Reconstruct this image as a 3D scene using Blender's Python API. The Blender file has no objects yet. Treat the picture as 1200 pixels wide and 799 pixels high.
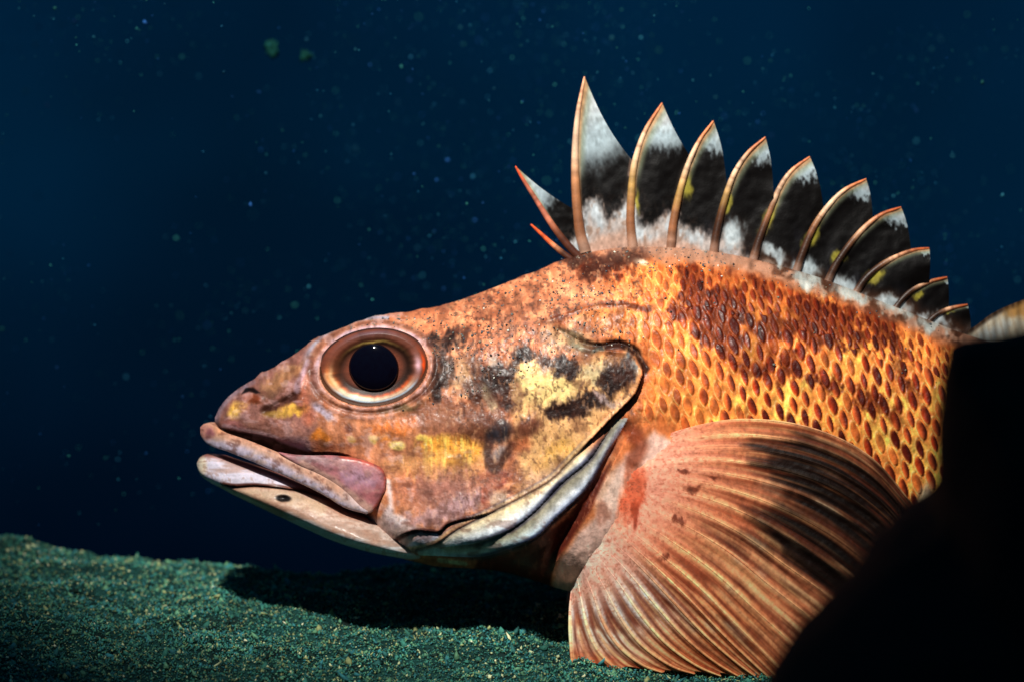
import bpy, math, random
import numpy as np

# ------------------------------------------------------------------ camera, water light, strobe, exposure
sc = bpy.context.scene
K = 0.00025                      # metres per plan unit on the fish's mid-plane (1200 units = 0.30 m)
DIST = 1.0
TH = math.radians(12.0)
FWD = np.array([0.0, math.cos(TH), -math.sin(TH)])
UPV = np.array([0.0, math.sin(TH), math.cos(TH)])
RGT = np.array([1.0, 0.0, 0.0])
ZT = 0.0852
CAM = np.array([0.0, 0.0, ZT]) - FWD * DIST

cd = bpy.data.cameras.new('camera')
cam = bpy.data.objects.new('camera', cd)
sc.collection.objects.link(cam)
cam.location = CAM
cam.rotation_euler = (math.pi / 2 - TH, 0, 0)
cd.sensor_width = 36.0
cd.lens = 36.0 * DIST / (1200 * K)
cd.clip_start = 0.02
cd.clip_end = 60.0
cd.dof.use_dof = True
cd.dof.focus_distance = DIST - 0.028
cd.dof.aperture_fstop = 9.0
sc.camera = cam

world = bpy.data.worlds.new('World')
sc.world = world
world.use_nodes = True
wn, wl = world.node_tree.nodes, world.node_tree.links
bg = wn['Background']
tc = wn.new('ShaderNodeTexCoord')
sp = wn.new('ShaderNodeSeparateXYZ')
wl.new(tc.outputs['Generated'], sp.inputs[0])
wr = wn.new('ShaderNodeValToRGB')
mr = wn.new('ShaderNodeMapRange')
mr.inputs['From Min'].default_value = -0.33
mr.inputs['From Max'].default_value = 1.0
wl.new(sp.outputs['Z'], mr.inputs['Value'])
wl.new(mr.outputs['Result'], wr.inputs['Fac'])
e = wr.color_ramp.elements
e[0].position = 0.0;  e[0].color = (0.0001, 0.0014, 0.0042, 1)
e[1].position = 1.0;  e[1].color = (0.004, 0.045, 0.085, 1)
for pos, col in ((0.035, (0.0001, 0.0024, 0.0090, 1)), (0.085, (0.0002, 0.0062, 0.0182, 1)),
                 (0.135, (0.0002, 0.0108, 0.0300, 1)), (0.175, (0.0003, 0.0112, 0.0328, 1)), (0.30, (0.0006, 0.014, 0.042, 1))):
    q = e.new(pos); q.color = col
wnz = wn.new('ShaderNodeTexNoise'); wnz.inputs['Scale'].default_value = 7.0; wnz.inputs['Detail'].default_value = 3.0
wl.new(tc.outputs['Generated'], wnz.inputs['Vector'])
wmr = wn.new('ShaderNodeMapRange'); wmr.inputs['From Min'].default_value = 0.3; wmr.inputs['From Max'].default_value = 0.7
wmr.inputs['To Min'].default_value = 0.6; wmr.inputs['To Max'].default_value = 1.4
wl.new(wnz.outputs['Fac'], wmr.inputs['Value'])
wsc = wn.new('ShaderNodeVectorMath'); wsc.operation = 'SCALE'
wl.new(wr.outputs['Color'], wsc.inputs[0]); wl.new(wmr.outputs['Result'], wsc.inputs['Scale'])
wl.new(wsc.outputs[0], bg.inputs['Color'])
bg.inputs['Strength'].default_value = 1.1

sd = bpy.data.lights.new('sun', 'SUN')
sd.energy = 0.012; sd.color = (0.35, 0.7, 1.0); sd.angle = math.radians(20)
sun = bpy.data.objects.new('sun', sd); sc.collection.objects.link(sun)
sun.rotation_euler = (math.radians(14), math.radians(-8), 0)

from mathutils import Vector
ld = bpy.data.lights.new('strobe', 'SPOT')
ld.energy = 34.0; ld.color = (1.0, 0.955, 0.88); ld.shadow_soft_size = 0.012
ld.spot_size = math.radians(40); ld.spot_blend = 1.0
lamp = bpy.data.objects.new('strobe', ld); sc.collection.objects.link(lamp)
lamp.location = (-0.12, -0.36, 0.59)
lamp.rotation_euler = (Vector((0.01, 0.06, 0.12)) - Vector(lamp.location)).to_track_quat('-Z', 'Y').to_euler()

sc.view_settings.view_transform = 'Standard'
sc.view_settings.look = 'None'
sc.view_settings.exposure = 0.0
sc.view_settings.gamma = 1.0
sc.render.engine = 'CYCLES'

# ------------------------------------------------------------------ helpers
RNG = np.random.RandomState(7)
random.seed(7)

def at(px, py, depth):
    """point of the fish's side-view plan, offset sideways from its mid-plane by depth (metres); the fish leans back 12 degrees"""
    px = np.asarray(px, float); py = np.asarray(py, float); depth = np.asarray(depth, float)
    t = (DIST + depth)[..., None]
    return CAM + t * (FWD + RGT * ((px - 600) * K)[..., None] + UPV * ((399.5 - py) * K)[..., None])

def at_y(px, py, depth):
    """side-view plan point at a depth Y (metres) -> world point"""
    px = np.asarray(px, float); py = np.asarray(py, float); depth = np.asarray(depth, float)
    dx = (px - 600) * K
    dv = (399.5 - py) * K
    diry = FWD[1] + UPV[1] * dv
    dirz = FWD[2] + UPV[2] * dv
    t = (depth - CAM[1]) / diry
    return np.stack(np.broadcast_arrays(dx * t, depth + 0 * t, CAM[2] + dirz * t), -1)

def smooth(a, b, x):
    t = np.clip((x - a) / (b - a), 0, 1)
    return t * t * (3 - 2 * t)

def lin(c):
    c = np.asarray(c, float) / 255.0
    return np.where(c <= 0.04045, c / 12.92, ((c + 0.055) / 1.055) ** 2.4)

def ink(c, sat=0.97):
    """pigment list colour -> reflectance, with the punch of wet skin"""
    c = np.clip(c, 3, 255) / 255.0
    g = c.mean(-1, keepdims=True)
    c = np.clip(g + (c - g) * sat, 0.008, 1)
    return lin(255 * np.clip(1.04 * c ** 1.25, 0, .97))

def _hash(ix, iy, seed):
    n = (ix.astype(np.int64) * 374761393 + iy.astype(np.int64) * 668265263 + seed * 2147483647) & 0xffffffff
    n = ((n ^ (n >> 13)) * 1274126177) & 0xffffffff
    n = (n ^ (n >> 16)) & 0xffffffff
    return n / 4294967295.0

def vnoise(x, y, seed=0):
    ix = np.floor(x); iy = np.floor(y)
    fx = x - ix; fy = y - iy
    fx = fx * fx * (3 - 2 * fx); fy = fy * fy * (3 - 2 * fy)
    a = _hash(ix, iy, seed); b = _hash(ix + 1, iy, seed)
    c = _hash(ix, iy + 1, seed); d = _hash(ix + 1, iy + 1, seed)
    return (a * (1 - fx) + b * fx) * (1 - fy) + (c * (1 - fx) + d * fx) * fy

def fbm(x, y, sx, sy=None, octv=4, seed=0, gain=0.55):
    sy = sy or sx
    s = 0; amp = 1; tot = 0; fx = 1.0 / sx; fy = 1.0 / sy
    for o in range(octv):
        s = s + amp * (vnoise(x * fx + 17.3 * o, y * fy - 9.1 * o, seed + o * 13) * 2 - 1)
        tot += amp; amp *= gain; fx *= 2.03; fy *= 2.03
    return s / tot

def catmull(pts, n):
    p = np.asarray(pts, float)
    seg = np.r_[0, np.cumsum(np.sqrt((np.diff(p, axis=0) ** 2).sum(1)))]
    seg /= seg[-1]
    pe = np.vstack([2 * p[0] - p[1], p, 2 * p[-1] - p[-2]])
    t = np.linspace(0, 1, n) if np.isscalar(n) else np.asarray(n)
    i = np.clip(np.searchsorted(seg, t, side='right') - 1, 0, len(p) - 2)
    u = ((t - seg[i]) / (seg[i + 1] - seg[i]))[:, None]
    a, b, c, d = pe[i], pe[i + 1], pe[i + 2], pe[i + 3]
    return 0.5 * ((2 * b) + (c - a) * u + (2 * a - 5 * b + 4 * c - d) * u * u + (3 * b - a - 3 * c + d) * u ** 3)

def pdist(px, py, pts, curve=True):
    """distance to a polyline, parameter along it, signed side (positive = right of travel on the plan)"""
    p = catmull(pts, max(14, 5 * len(pts))) if curve and len(pts) > 2 else np.asarray(pts, float)
    best = np.full(px.shape, 1e9); bt = np.zeros(px.shape); bs = np.zeros(px.shape)
    n = len(p) - 1
    for i in range(n):
        ax, ay = p[i]; bx, by = p[i + 1]
        dx, dy = bx - ax, by - ay
        L = dx * dx + dy * dy + 1e-9
        t = np.clip(((px - ax) * dx + (py - ay) * dy) / L, 0, 1)
        ex = px - ax - t * dx; ey = py - ay - t * dy
        d = ex * ex + ey * ey
        m = d < best
        best = np.where(m, d, best); bt = np.where(m, (i + t) / n, bt)
        bs = np.where(m, np.sign(dx * (py - ay) - dy * (px - ax)), bs)
    return np.sqrt(best), bt, bs

def inpoly(px, py, pts):
    r = np.zeros(px.shape, bool)
    n = len(pts)
    for i in range(n):
        x1, y1 = pts[i]; x2, y2 = pts[(i + 1) % n]
        c = ((y1 > py) != (y2 > py)) & (px < (x2 - x1) * (py - y1) / ((y2 - y1) or 1e-9) + x1)
        r ^= c
    return r

def sdpoly(px, py, pts):
    d, _, _ = pdist(px, py, list(pts) + [pts[0]], curve=False)
    return np.where(inpoly(px, py, pts), -d, d)

class Paint:
    """pigment laid on plan points; colours are sRGB 0-255"""
    def __init__(s, px, py, base):
        s.px, s.py = px, py
        s.c = np.zeros(px.shape + (3,)) + np.asarray(base, float)
        s.wx = fbm(px, py, 13, 24, 4, 3); s.wy = fbm(px, py, 11, 26, 4, 5)
        s.fine = fbm(px, py, 3.0, 5.0, 2, 9)
    def mix(s, m, col, a=1.0):
        m = np.clip(m * a, 0, 1)[..., None]
        s.c = s.c * (1 - m) + np.asarray(col, float) * m
    def blob(s, cx, cy, rx, ry, rot, col, a=1.0, edge=0.35, warp=1.0):
        r = math.radians(rot)
        R = max(rx, ry) * 2.2 + 12
        sel = (np.abs(s.px - cx) < R) & (np.abs(s.py - cy) < R)
        if not sel.any(): return
        x = s.px[sel] - cx + s.wx[sel] * 9 * warp; y = s.py[sel] - cy + s.wy[sel] * 12 * warp
        u = (x * math.cos(r) + y * math.sin(r)) / rx; v = (-x * math.sin(r) + y * math.cos(r)) / ry
        q = np.sqrt(u * u + v * v) + s.fine[sel] * 0.22 * warp
        m = np.clip((1 - smooth(1 - edge, 1 + edge, q)) * a, 0, 1)[..., None]
        s.c[sel] = s.c[sel] * (1 - m) + np.asarray(col, float) * m
    def stroke(s, pts, w, col, a=1.0, edge=0.5, warp=0.4, side=0, w1=None):
        P = np.asarray(pts, float); R = max(w, w1 or 0) * 2 + 14
        sel = (s.px > P[:, 0].min() - R) & (s.px < P[:, 0].max() + R) & (s.py > P[:, 1].min() - R) & (s.py < P[:, 1].max() + R)
        if not sel.any(): return
        d, t, sg = pdist(s.px[sel] + s.wx[sel] * 5 * warp, s.py[sel] + s.wy[sel] * 6 * warp, pts)
        ww = w if w1 is None else w + (w1 - w) * t
        m = 1 - smooth(ww * (1 - edge), ww * (1 + edge), d)
        if side: m = m * (sg * side > 0)
        m = np.clip(m * a, 0, 1)[..., None]
        s.c[sel] = s.c[sel] * (1 - m) + np.asarray(col, float) * m
    def poly(s, pts, col, a=1.0, edge=3.0, warp=0.5):
        P = np.asarray(pts, float); R = edge * 2 + 16
        sel = (s.px > P[:, 0].min() - R) & (s.px < P[:, 0].max() + R) & (s.py > P[:, 1].min() - R) & (s.py < P[:, 1].max() + R)
        if not sel.any(): return
        d = sdpoly(s.px[sel] + s.wx[sel] * 8 * warp, s.py[sel] + s.wy[sel] * 10 * warp, pts)
        m = np.clip((1 - smooth(-edge, edge, d)) * a, 0, 1)[..., None]
        s.c[sel] = s.c[sel] * (1 - m) + np.asarray(col, float) * m

def link_mesh(name, verts, faces, mat, parent=None, col=None, smooth_shade=True):
    me = bpy.data.meshes.new(name)
    verts = np.asarray(verts, np.float32).reshape(-1, 3)
    faces = np.asarray(faces, np.int32)
    nf, k = faces.shape
    me.vertices.add(len(verts)); me.vertices.foreach_set('co', verts.ravel())
    me.loops.add(nf * k); me.loops.foreach_set('vertex_index', faces.ravel())
    me.polygons.add(nf); me.polygons.foreach_set('loop_start', np.arange(0, nf * k, k, dtype=np.int32))
    me.update(calc_edges=True)
    if smooth_shade:
        me.polygons.foreach_set('use_smooth', np.ones(nf, bool))
    if col is not None:
        ca = me.color_attributes.new('pigment', 'FLOAT_COLOR', 'POINT')
        c4 = np.ones((len(verts), 4), np.float32); c4[:, :3] = np.asarray(col).reshape(-1, 3)
        ca.data.foreach_set('color', c4.ravel())
    me.materials.append(mat)
    o = bpy.data.objects.new(name, me)
    sc.collection.objects.link(o)
    if parent is not None: o.parent = parent
    return o

def grid_faces(nr, nc, wrap=False, off=0):
    a = np.arange(nr * nc).reshape(nr, nc) + off
    if wrap: a = np.concatenate([a, a[:, :1]], 1)
    return np.stack([a[:-1, :-1], a[:-1, 1:], a[1:, 1:], a[1:, :-1]], -1).reshape(-1, 4)

def tri_to_quadlist(t):
    return t

# ------------------------------------------------------------------ materials
def pigment_mat(name, rough=0.45, spec=0.35, bump=0.15, bscale=1500.0, sss=0.0, trans=0.0, vary=0.12, coat=0.0):
    m = bpy.data.materials.new(name); m.use_nodes = True
    n, l = m.node_tree.nodes, m.node_tree.links
    b = n['Principled BSDF']
    at_ = n.new('ShaderNodeAttribute'); at_.attribute_name = 'pigment'
    tcn = n.new('ShaderNodeTexCoord')
    nz = n.new('ShaderNodeTexNoise'); nz.inputs['Scale'].default_value = bscale; nz.inputs['Detail'].default_value = 3
    l.new(tcn.outputs['Object'], nz.inputs['Vector'])
    mrn = n.new('ShaderNodeMapRange')
    mrn.inputs['To Min'].default_value = 1 - vary; mrn.inputs['To Max'].default_value = 1 + vary
    l.new(nz.outputs['Fac'], mrn.inputs['Value'])
    mx = n.new('ShaderNodeVectorMath'); mx.operation = 'SCALE'
    l.new(at_.outputs['Color'], mx.inputs[0]); l.new(mrn.outputs['Result'], mx.inputs['Scale'])
    l.new(mx.outputs[0], b.inputs['Base Color'])
    b.inputs['Roughness'].default_value = rough
    b.inputs['Specular IOR Level'].default_value = spec
    b.inputs['Coat Weight'].default_value = coat
    b.inputs['Coat Roughness'].default_value = 0.24
    if sss:
        b.inputs['Subsurface Weight'].default_value = sss
        b.inputs['Subsurface Scale'].default_value = 0.0012
        b.inputs['Subsurface Radius'].default_value = (1.0, 0.45, 0.25)
    bp = n.new('ShaderNodeBump'); bp.inputs['Strength'].default_value = bump; bp.inputs['Distance'].default_value = 0.0004
    l.new(nz.outputs['Fac'], bp.inputs['Height']); l.new(bp.outputs['Normal'], b.inputs['Normal'])
    if trans:
        tr = n.new('ShaderNodeBsdfTranslucent'); l.new(mx.outputs[0], tr.inputs['Color'])
        ms = n.new('ShaderNodeMixShader'); ms.inputs[0].default_value = trans
        out = n['Material Output']
        l.new(b.outputs[0], ms.inputs[1]); l.new(tr.outputs[0], ms.inputs[2]); l.new(ms.outputs[0], out.inputs['Surface'])
    return m

M_SKIN = pigment_mat('fish_skin', 0.45, 0.14, 0.25, 1700, sss=0.04, vary=0.2, coat=0.07)
M_LIP = pigment_mat('lip_skin', 0.46, 0.25, 0.2, 1500, sss=0.05, vary=0.2, coat=0.2)
M_FIN = pigment_mat('fin_skin', 0.5, 0.14, 0.15, 1900, trans=0.24, vary=0.12)
M_SPINE = pigment_mat('fin_spine', 0.42, 0.3, 0.15, 1900, vary=0.25)
M_EYE = pigment_mat('iris', 0.42, 0.2, 0.12, 3000, vary=0.25)
M_GRAIN = pigment_mat('silt', 0.6, 0.4, 0.2, 3000)
M_TURF = pigment_mat('algal_turf', 0.75, 0.2, 0.6, 1400, vary=0.35)
M_ROCK = pigment_mat('dark_rock', 0.9, 0.1, 0.8, 120, vary=0.4)
M_SNOW = pigment_mat('marine_snow', 0.8, 0.1, 0.1, 900, trans=0.3)
M_PUPIL = bpy.data.materials.new('pupil'); M_PUPIL.use_nodes = True
_b = M_PUPIL.node_tree.nodes['Principled BSDF']
_b.inputs['Base Color'].default_value = (0.0015, 0.0012, 0.004, 1); _b.inputs['Roughness'].default_value = 0.06
_n = M_PUPIL.node_tree.nodes.new('ShaderNodeTexNoise'); _n.inputs['Scale'].default_value = 300
_mr = M_PUPIL.node_tree.nodes.new('ShaderNodeMapRange'); _mr.inputs['To Min'].default_value = 0.04; _mr.inputs['To Max'].default_value = 0.09
M_PUPIL.node_tree.links.new(_n.outputs['Fac'], _mr.inputs['Value']); M_PUPIL.node_tree.links.new(_mr.outputs['Result'], _b.inputs['Roughness'])

def empty(name, loc):
    o = bpy.data.objects.new(name, None); sc.collection.objects.link(o)
    o.empty_display_size = 0.01; o.location = loc
    return o

# ------------------------------------------------------------------ the ground: a ledge of rock under algal turf
GSX, GSY = -0.035, 0.02
_p = at(775, 789, -0.0310)
GX0, GY0, GZ0 = [float(q_) for q_ in _p]
def ground_plane(x, y):
    return GZ0 + GSX * (x - GX0) + GSY * (y - GY0)
EDX, EDY = [], []
for ex_, ey_ in ((-300, 612), (0, 634), (160, 650), (370, 674), (450, 666), (600, 655), (900, 650), (1300, 650)):
    yy_ = np.linspace(-0.1, 0.4, 800); pp_ = at_y(np.full(800, ex_), np.full(800, ey_), yy_)
    k_ = int(np.argmin(np.abs(pp_[:, 2] - ground_plane(pp_[:, 0], yy_))))
    EDX.append(float(pp_[k_, 0])); EDY.append(float(yy_[k_]))
def ground_z(x, y):
    z = ground_plane(x, y)
    z = z + 0.0036 * fbm(x, y, 0.06, 0.05, 3, 21) + 0.0026 * fbm(x, y, 0.014, 0.012, 3, 22) + 0.0009 * fbm(x, y, 0.004, 0.004, 2, 23)
    # the ledge breaks off behind the fish
    edge = np.interp(x, EDX, EDY) + 0.006 * fbm(x, x * 0 + 3.3, 0.03, 1.0, 3, 25)
    z = z - 0.9 * np.maximum(0, y - edge) ** 1.0 * smooth(0.0, 0.02, y - edge) - 0.25 * np.maximum(0, y - edge - 0.02)
    # and rounds off in front
    z = z - 0.5 * np.maximum(0, -0.30 - y)
    return z

gx = np.r_[np.linspace(-0.9, -0.2, 60)[:-1], np.linspace(-0.2, 0.14, 380), np.linspace(0.14, 0.9, 60)[1:]]
gy = np.r_[np.linspace(-0.75, -0.14, 50)[:-1], np.linspace(-0.14, 0.125, 300), np.linspace(0.125, 0.6, 40)[1:]]
GXX, GYY = np.meshgrid(gx, gy)
GZZ = ground_z(GXX, GYY)
gn = fbm(GXX, GYY, 0.012, 0.012, 3, 31); gn2 = fbm(GXX, GYY, 0.003, 0.003, 2, 33)
gc = lin((28, 78, 72)) * (0.55 + 0.35 * gn + 0.4 * gn2)[..., None].clip(0.15, 1.4)
# fish-hidden start: the ledge
ledge = link_mesh('seabed', np.stack([GXX, GYY, GZZ], -1), grid_faces(len(gy), len(gx)), M_TURF, col=np.clip(gc, 0.004, 1))
ledge['kind'] = 'structure'
ledge['label'] = 'rock ledge covered in green algal turf below the fish'

# ------------------------------------------------------------------ FISH
XT = np.array([(252, 489), (257, 478), (265, 467), (275, 458), (285, 451), (300, 443), (330, 425), (365, 401), (400, 384), (440, 371), (480, 365),
               (520, 357), (560, 344), (620, 321), (655, 306), (700, 294), (760, 289), (850, 297), (950, 322), (1050, 360), (1135, 393), (1200, 412), (1320, 450), (1420, 475)], float)
XB = np.array([(252, 495), (262, 508), (275, 512), (300, 520), (330, 532), (360, 545), (385, 562), (402, 580), (418, 602), (434, 628), (452, 646), (475, 655), (500, 661),
               (520, 664), (580, 668), (620, 678), (665, 692), (720, 704), (800, 712), (900, 712), (1000, 698), (1100, 660), (1200, 610), (1320, 565), (1420, 545)], float)
XW = np.array([(252, 5), (258, 22), (270, 36), (300, 54), (350, 74), (437, 92), (550, 108), (650, 118), (750, 120), (850, 116), (1000, 100), (1200, 68), (1420, 22)], float)

def curve_of(tab):
    t = np.linspace(0, 1, 900)
    c = catmull(tab, t)
    return lambda x: np.interp(x, c[:, 0], c[:, 1])
_tf = curve_of(XT)
topf = lambda x: _tf(x) + (1.5 * fbm(x, x * 0 + 2.0, 15, 1, 3, 71) - 3.0 * np.exp(-((x - 306) / 5.0) ** 2) - 2.5 * np.exp(-((x - 366) / 8.0) ** 2) - 1.5 * np.exp(-((x - 330) / 5.0) ** 2)) * smooth(256, 280, x) * (1 - smooth(640, 720, x))
botf, widf = curve_of(XB), curve_of(XW)

OPER = [(664, 392), (690, 407), (719, 411), (742, 414), (753, 430), (748, 452), (740, 466), (716, 490), (690, 517), (665, 543), (644, 563), (605, 585), (575, 600), (535, 620), (514, 635), (496, 642), (472, 646)]
BR2 = [(722, 492), (706, 515), (688, 540), (656, 567), (628, 597), (598, 620), (560, 635), (525, 640)]
BR3 = [(730, 500), (716, 525), (704, 546), (692, 567), (677, 583), (650, 608), (628, 629), (590, 645), (560, 652), (515, 651)]
PECB = [(748, 492), (722, 535), (712, 558), (701, 577), (688, 600), (670, 627), (652, 656), (640, 690)]
EYC = (438.0, 431.0); EYR = (62.5, 44.0)

def eye_r(px, py):
    x = px - EYC[0]; y = py - EYC[1]
    r = math.radians(-7)
    u = x * math.cos(r) + y * math.sin(r); v = -x * math.sin(r) + y * math.cos(r)
    return np.sqrt((u / EYR[0]) ** 2 + (v / EYR[1]) ** 2), np.arctan2(v / EYR[1], u / EYR[0])

def scale_lattice(px, py):
    """nearest scale: radius q, across u, down v and a random number of its own; small scales along the back, large below"""
    d = py - _tf(px)
    out = []
    for W, H, rx, ry, seed in ((10.2, 15.0, 3.4, 6.8, 5), (15.0, 21.8, 5.2, 10.2, 105)):
        b = d + 3.5 * fbm(px, py, 60, 60, 2, 77)
        a = px + 0.10 * d + 3.0 * fbm(px, py, 70, 50, 2, 78)
        best = np.full(px.shape, 9.0); bu = np.zeros(px.shape); bv = np.zeros(px.shape); hid = np.zeros(px.shape)
        i0 = np.floor(a / W)
        for di in (-1, 0, 1, 2):
            i = i0 + di
            sh = np.where(np.mod(i, 2) == 0, 0.0, 0.5) - i * 0.02
            j0 = np.round(b / H - sh)
            for dj in (-1, 0, 1):
                j = j0 + dj
                jx = (_hash(i, j, seed) - .5) * .16 * W; jy = (_hash(i, j, seed + 1) - .5) * .14 * H
                x = a - i * W - jx; y = b - (j + sh) * H - jy
                sz_ = .95 + .42 * (_hash(i, j, seed + 3) - .5)
                u = (x - 0.30 * y) / (rx * sz_); v = y / (ry * (.6 + .4 * sz_))
                q = np.sqrt(u * u + np.abs(v) ** 1.6)
                m = q < best
                best = np.where(m, q, best); bu = np.where(m, u, bu); bv = np.where(m, v, bv); hid = np.where(m, _hash(i, j, seed + 2), hid)
        out.append((best, bu, bv, hid))
    big = d + 14 * fbm(px, py, 30, 24, 2, 79) > 62
    return tuple(np.where(big, o2, o1) for o1, o2 in zip(*out))

def scale_zone(px, py):
    """where the flank carries scales, 0..1"""
    dO, tO, sO = pdist(px, py, OPER[:9])
    behind = smooth(0, 26, np.where(px > 752, dO, np.where(sO < 0, dO, 0)))
    z = smooth(690, 745, px) * behind
    z = z * (1 - smooth(478, 505, py) * (1 - smooth(775, 815, px)))
    z = z * smooth(14, 30, py - topf(px) + 8 * fbm(px, py, 18, 12, 2, 61))
    return z

def relief(px, py):
    """height in plan units on top of the smooth body"""
    h = np.zeros(px.shape)
    er, ea = eye_r(px, py)
    h += 2.4 * np.exp(-((er - 1.09) / 0.09) ** 2)                       # orbital rim
    h += 2.0 * np.exp(-((er - 1.30) / 0.09) ** 2) * smooth(-0.2, 0.6, np.sin(ea))
    h -= 1.5 * np.exp(-((er - 1.18) / 0.05) ** 2)
    h -= 30.0 * (1 - smooth(0.80, 1.03, er))                             # socket under the eyeball
    # opercular edge: the cover stands proud of what is behind it
    d, t, s = pdist(px, py, OPER)
    inside = s > 0
    h += np.where(inside, 4.0 * np.exp(-d / 30.0), -4.5 * np.exp(-d / 22.0)) * (1 - smooth(45, 75, d)) * smooth(0.0, 0.05, t) * (1 - smooth(0.40, .52, t) * 0.88)
    h += 2.0 * np.exp(-(d / 4.0) ** 2) * inside * (1 - .8 * smooth(.4, .5, t))
    # branchiostegal folds
    for br, hh in ((BR2, 1.6), (BR3, 2.2)):
        d, t, s = pdist(px, py, br)
        h += np.where(s > 0, 0, -hh * np.exp(-d / 20.0)) * smooth(0, .12, t) * (1 - smooth(.85, 1, t)) * (d < 90)
        h += 2.2 * np.exp(-((d - 5) / 6.0) ** 2) * (s > 0) * smooth(0, .12, t) * (1 - smooth(.85, 1, t))
    h -= 16.0 * smooth(0, 16, d) * (s < 0) * (d < 80) * (1 - smooth(650, 700, px)) * smooth(.25, .5, t)
    # gap between gills and shoulder
    d, t, s = pdist(px, py, PECB)
    g = (s > 0) & (d < 30)
    h -= 8.0 * np.exp(-((d - 7) / 7.0) ** 2) * (s > 0) * smooth(0, .1, t)
        # slit above the gill cover
    d, t, s = pdist(px, py, [(655, 388), (672, 398), (690, 404), (706, 405), (726, 402), (746, 412), (758, 430)])
    h -= 5.5 * np.exp(-(d / (5.5 - 2.0 * np.sin(np.pi * t))) ** 2)
    d, t, s = pdist(px, py, [(640, 375), (668, 366), (700, 358), (735, 357)])
    h += 3.0 * np.exp(-(d / 9.0) ** 2) * (s > 0) + 0
    # cheek: suborbital stay, preopercle edge and spines
    d, t, s = pdist(px, py, [(385, 512), (440, 506), (500, 502), (550, 500), (590, 497)])
    h += 4.0 * np.exp(-(d / 15.0) ** 2)
    for cx, cy, rx, ry, hh in ((587, 503, 13, 11, 4.5), (618, 500, 13, 13, 4.5), (465, 522, 9, 6, 2.2), (412, 515, 6, 5, 1.6), (437, 515, 6, 6, 1.6), (495, 513, 6, 5, 1.5),
                               (588, 527, 9, 12, 2.5), (500, 545, 60, 30, 3.0), (645, 440, 50, 26, 3.0), (725, 440, 22, 20, 3.0), (345, 510, 26, 14, 4.0), (330, 455, 20, 10, 3.0), (276, 482, 12, 10, 2.5)):
        h += hh * np.exp(-((px - cx) / rx) ** 2 - ((py - cy) / ry) ** 2)
    # nostril, groove in front of the eye, lachrymal ridge
    h -= 7.0 * np.exp(-((px - 293) / 7.0) ** 2 - ((py - 457.5 - 0.012 * (px - 293) ** 2) / 3.4) ** 2)
    h += 4.0 * np.exp(-((px - 300) / 7.0) ** 2 - ((py - 467) / 4.5) ** 2)
    d, t, s = pdist(px, py, [(311, 481), (330, 472), (349, 462)])
    h -= 4.0 * np.exp(-(d / 5.0) ** 2)
    d, t, s = pdist(px, py, [(366, 418), (358, 435), (351, 455), (352, 474)])
    h += 3.2 * np.exp(-(d / 5.0) ** 2)
    d, t, s = pdist(px, py, [(268, 503), (314, 511), (340, 521), (362, 529), (395, 530), (425, 537)])
    h += np.where(s < 0, 2.5 * np.exp(-d / 14.0), -8.0 * np.exp(-d / 20.0)) * (1 - smooth(35, 60, d)) * (1 - smooth(.65, .97, t))
    d, t, s = pdist(px, py, [(468, 628), (485, 621), (505, 622), (515, 622), (528, 612), (563, 603)])
    h += np.where(s > 0, -3.0, 2.0) * np.exp(-d / 9.0) * (d < 40)
    # scales
    z = scale_zone(px, py)
    q, u, v, hid = scale_lattice(px, py)
    h += z * (1.35 * (1 - smooth(0.88, 1.08, q)) * smooth(-1.1, 1.0, u) - 0.8 * np.exp(-((q - 1.1) / .12) ** 2) * (u > 0) + 0.6 * np.exp(-((q - 1.12) / .12) ** 2) * (u < 0))
    # skin texture
    h += 0.75 * fbm(px, py, 9, 11, 3, 41) + 0.28 * fbm(px, py, 3.0, 4.0, 2, 43) + 1.8 * fbm(px, py, 40, 34, 3, 45)
    h -= .5 * smooth(.45, .7, fbm(px, py, 7, 6, 2, 47)) * (px < 740) * (py < 480)
    return h

def body_depth(px, py, rel=True):
    t, b, w = topf(px), botf(px), widf(px)
    mid = (t + b) / 2; half = (b - t) / 2
    v = np.clip((py - mid) / np.maximum(half, 1e-6), -1, 1)
    vv = np.abs(v)
    p = np.where(v < 0, 1.9, np.interp(px, [400, 470, 640, 700, 800], [3.0, 6.5, 6.5, 4.5, 3.4]))
    y = w * np.sqrt(np.clip(1 - vv ** p, 0, 1))
    y = y * (1 + 0.26 * smooth(0.1, .95, v) * np.interp(px, [400, 460, 620, 700], [0, 1, 1, 0]))
    if rel:
        y = y + relief(px, py) * smooth(0.0, 0.55, np.sqrt(np.clip(1 - vv ** 2, 0, 1)))
        y = np.maximum(y, 0.0)
    return y

def paint_back(P, px, py):
    """grey-pink band and pale saddles along the dorsal base, shared by the back and the fin membranes"""
    d = py - topf(px)
    n = fbm(px, py, 16, 12, 3, 81)
    m = (1 - smooth(10, 26, d + 8 * n)) * smooth(690, 730, px)
    P.mix(m, (178, 138, 116), 0.95)
    P.mix(m * smooth(860, 930, px) * smooth(-.05, .25, n), (78, 46, 30), .8)
    for cx, cy, rx, ry, rot in ((715, 262, 14, 22, 10), (742, 262, 10, 26, 5), (775, 276, 26, 12, 0), (795, 258, 12, 14, -20), (832, 282, 24, 10, 10), (858, 277, 14, 14, 0),
                                (948, 328, 20, 10, 30), (1000, 345, 22, 9, 15), (1050, 362, 22, 9, 15), (1095, 380, 22, 9, 15), (905, 300, 14, 7, 30)):
        P.blob(cx, cy, rx * .9, ry * .9, rot, (190, 202, 200), 0.8, 0.6, 1.3)

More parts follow.
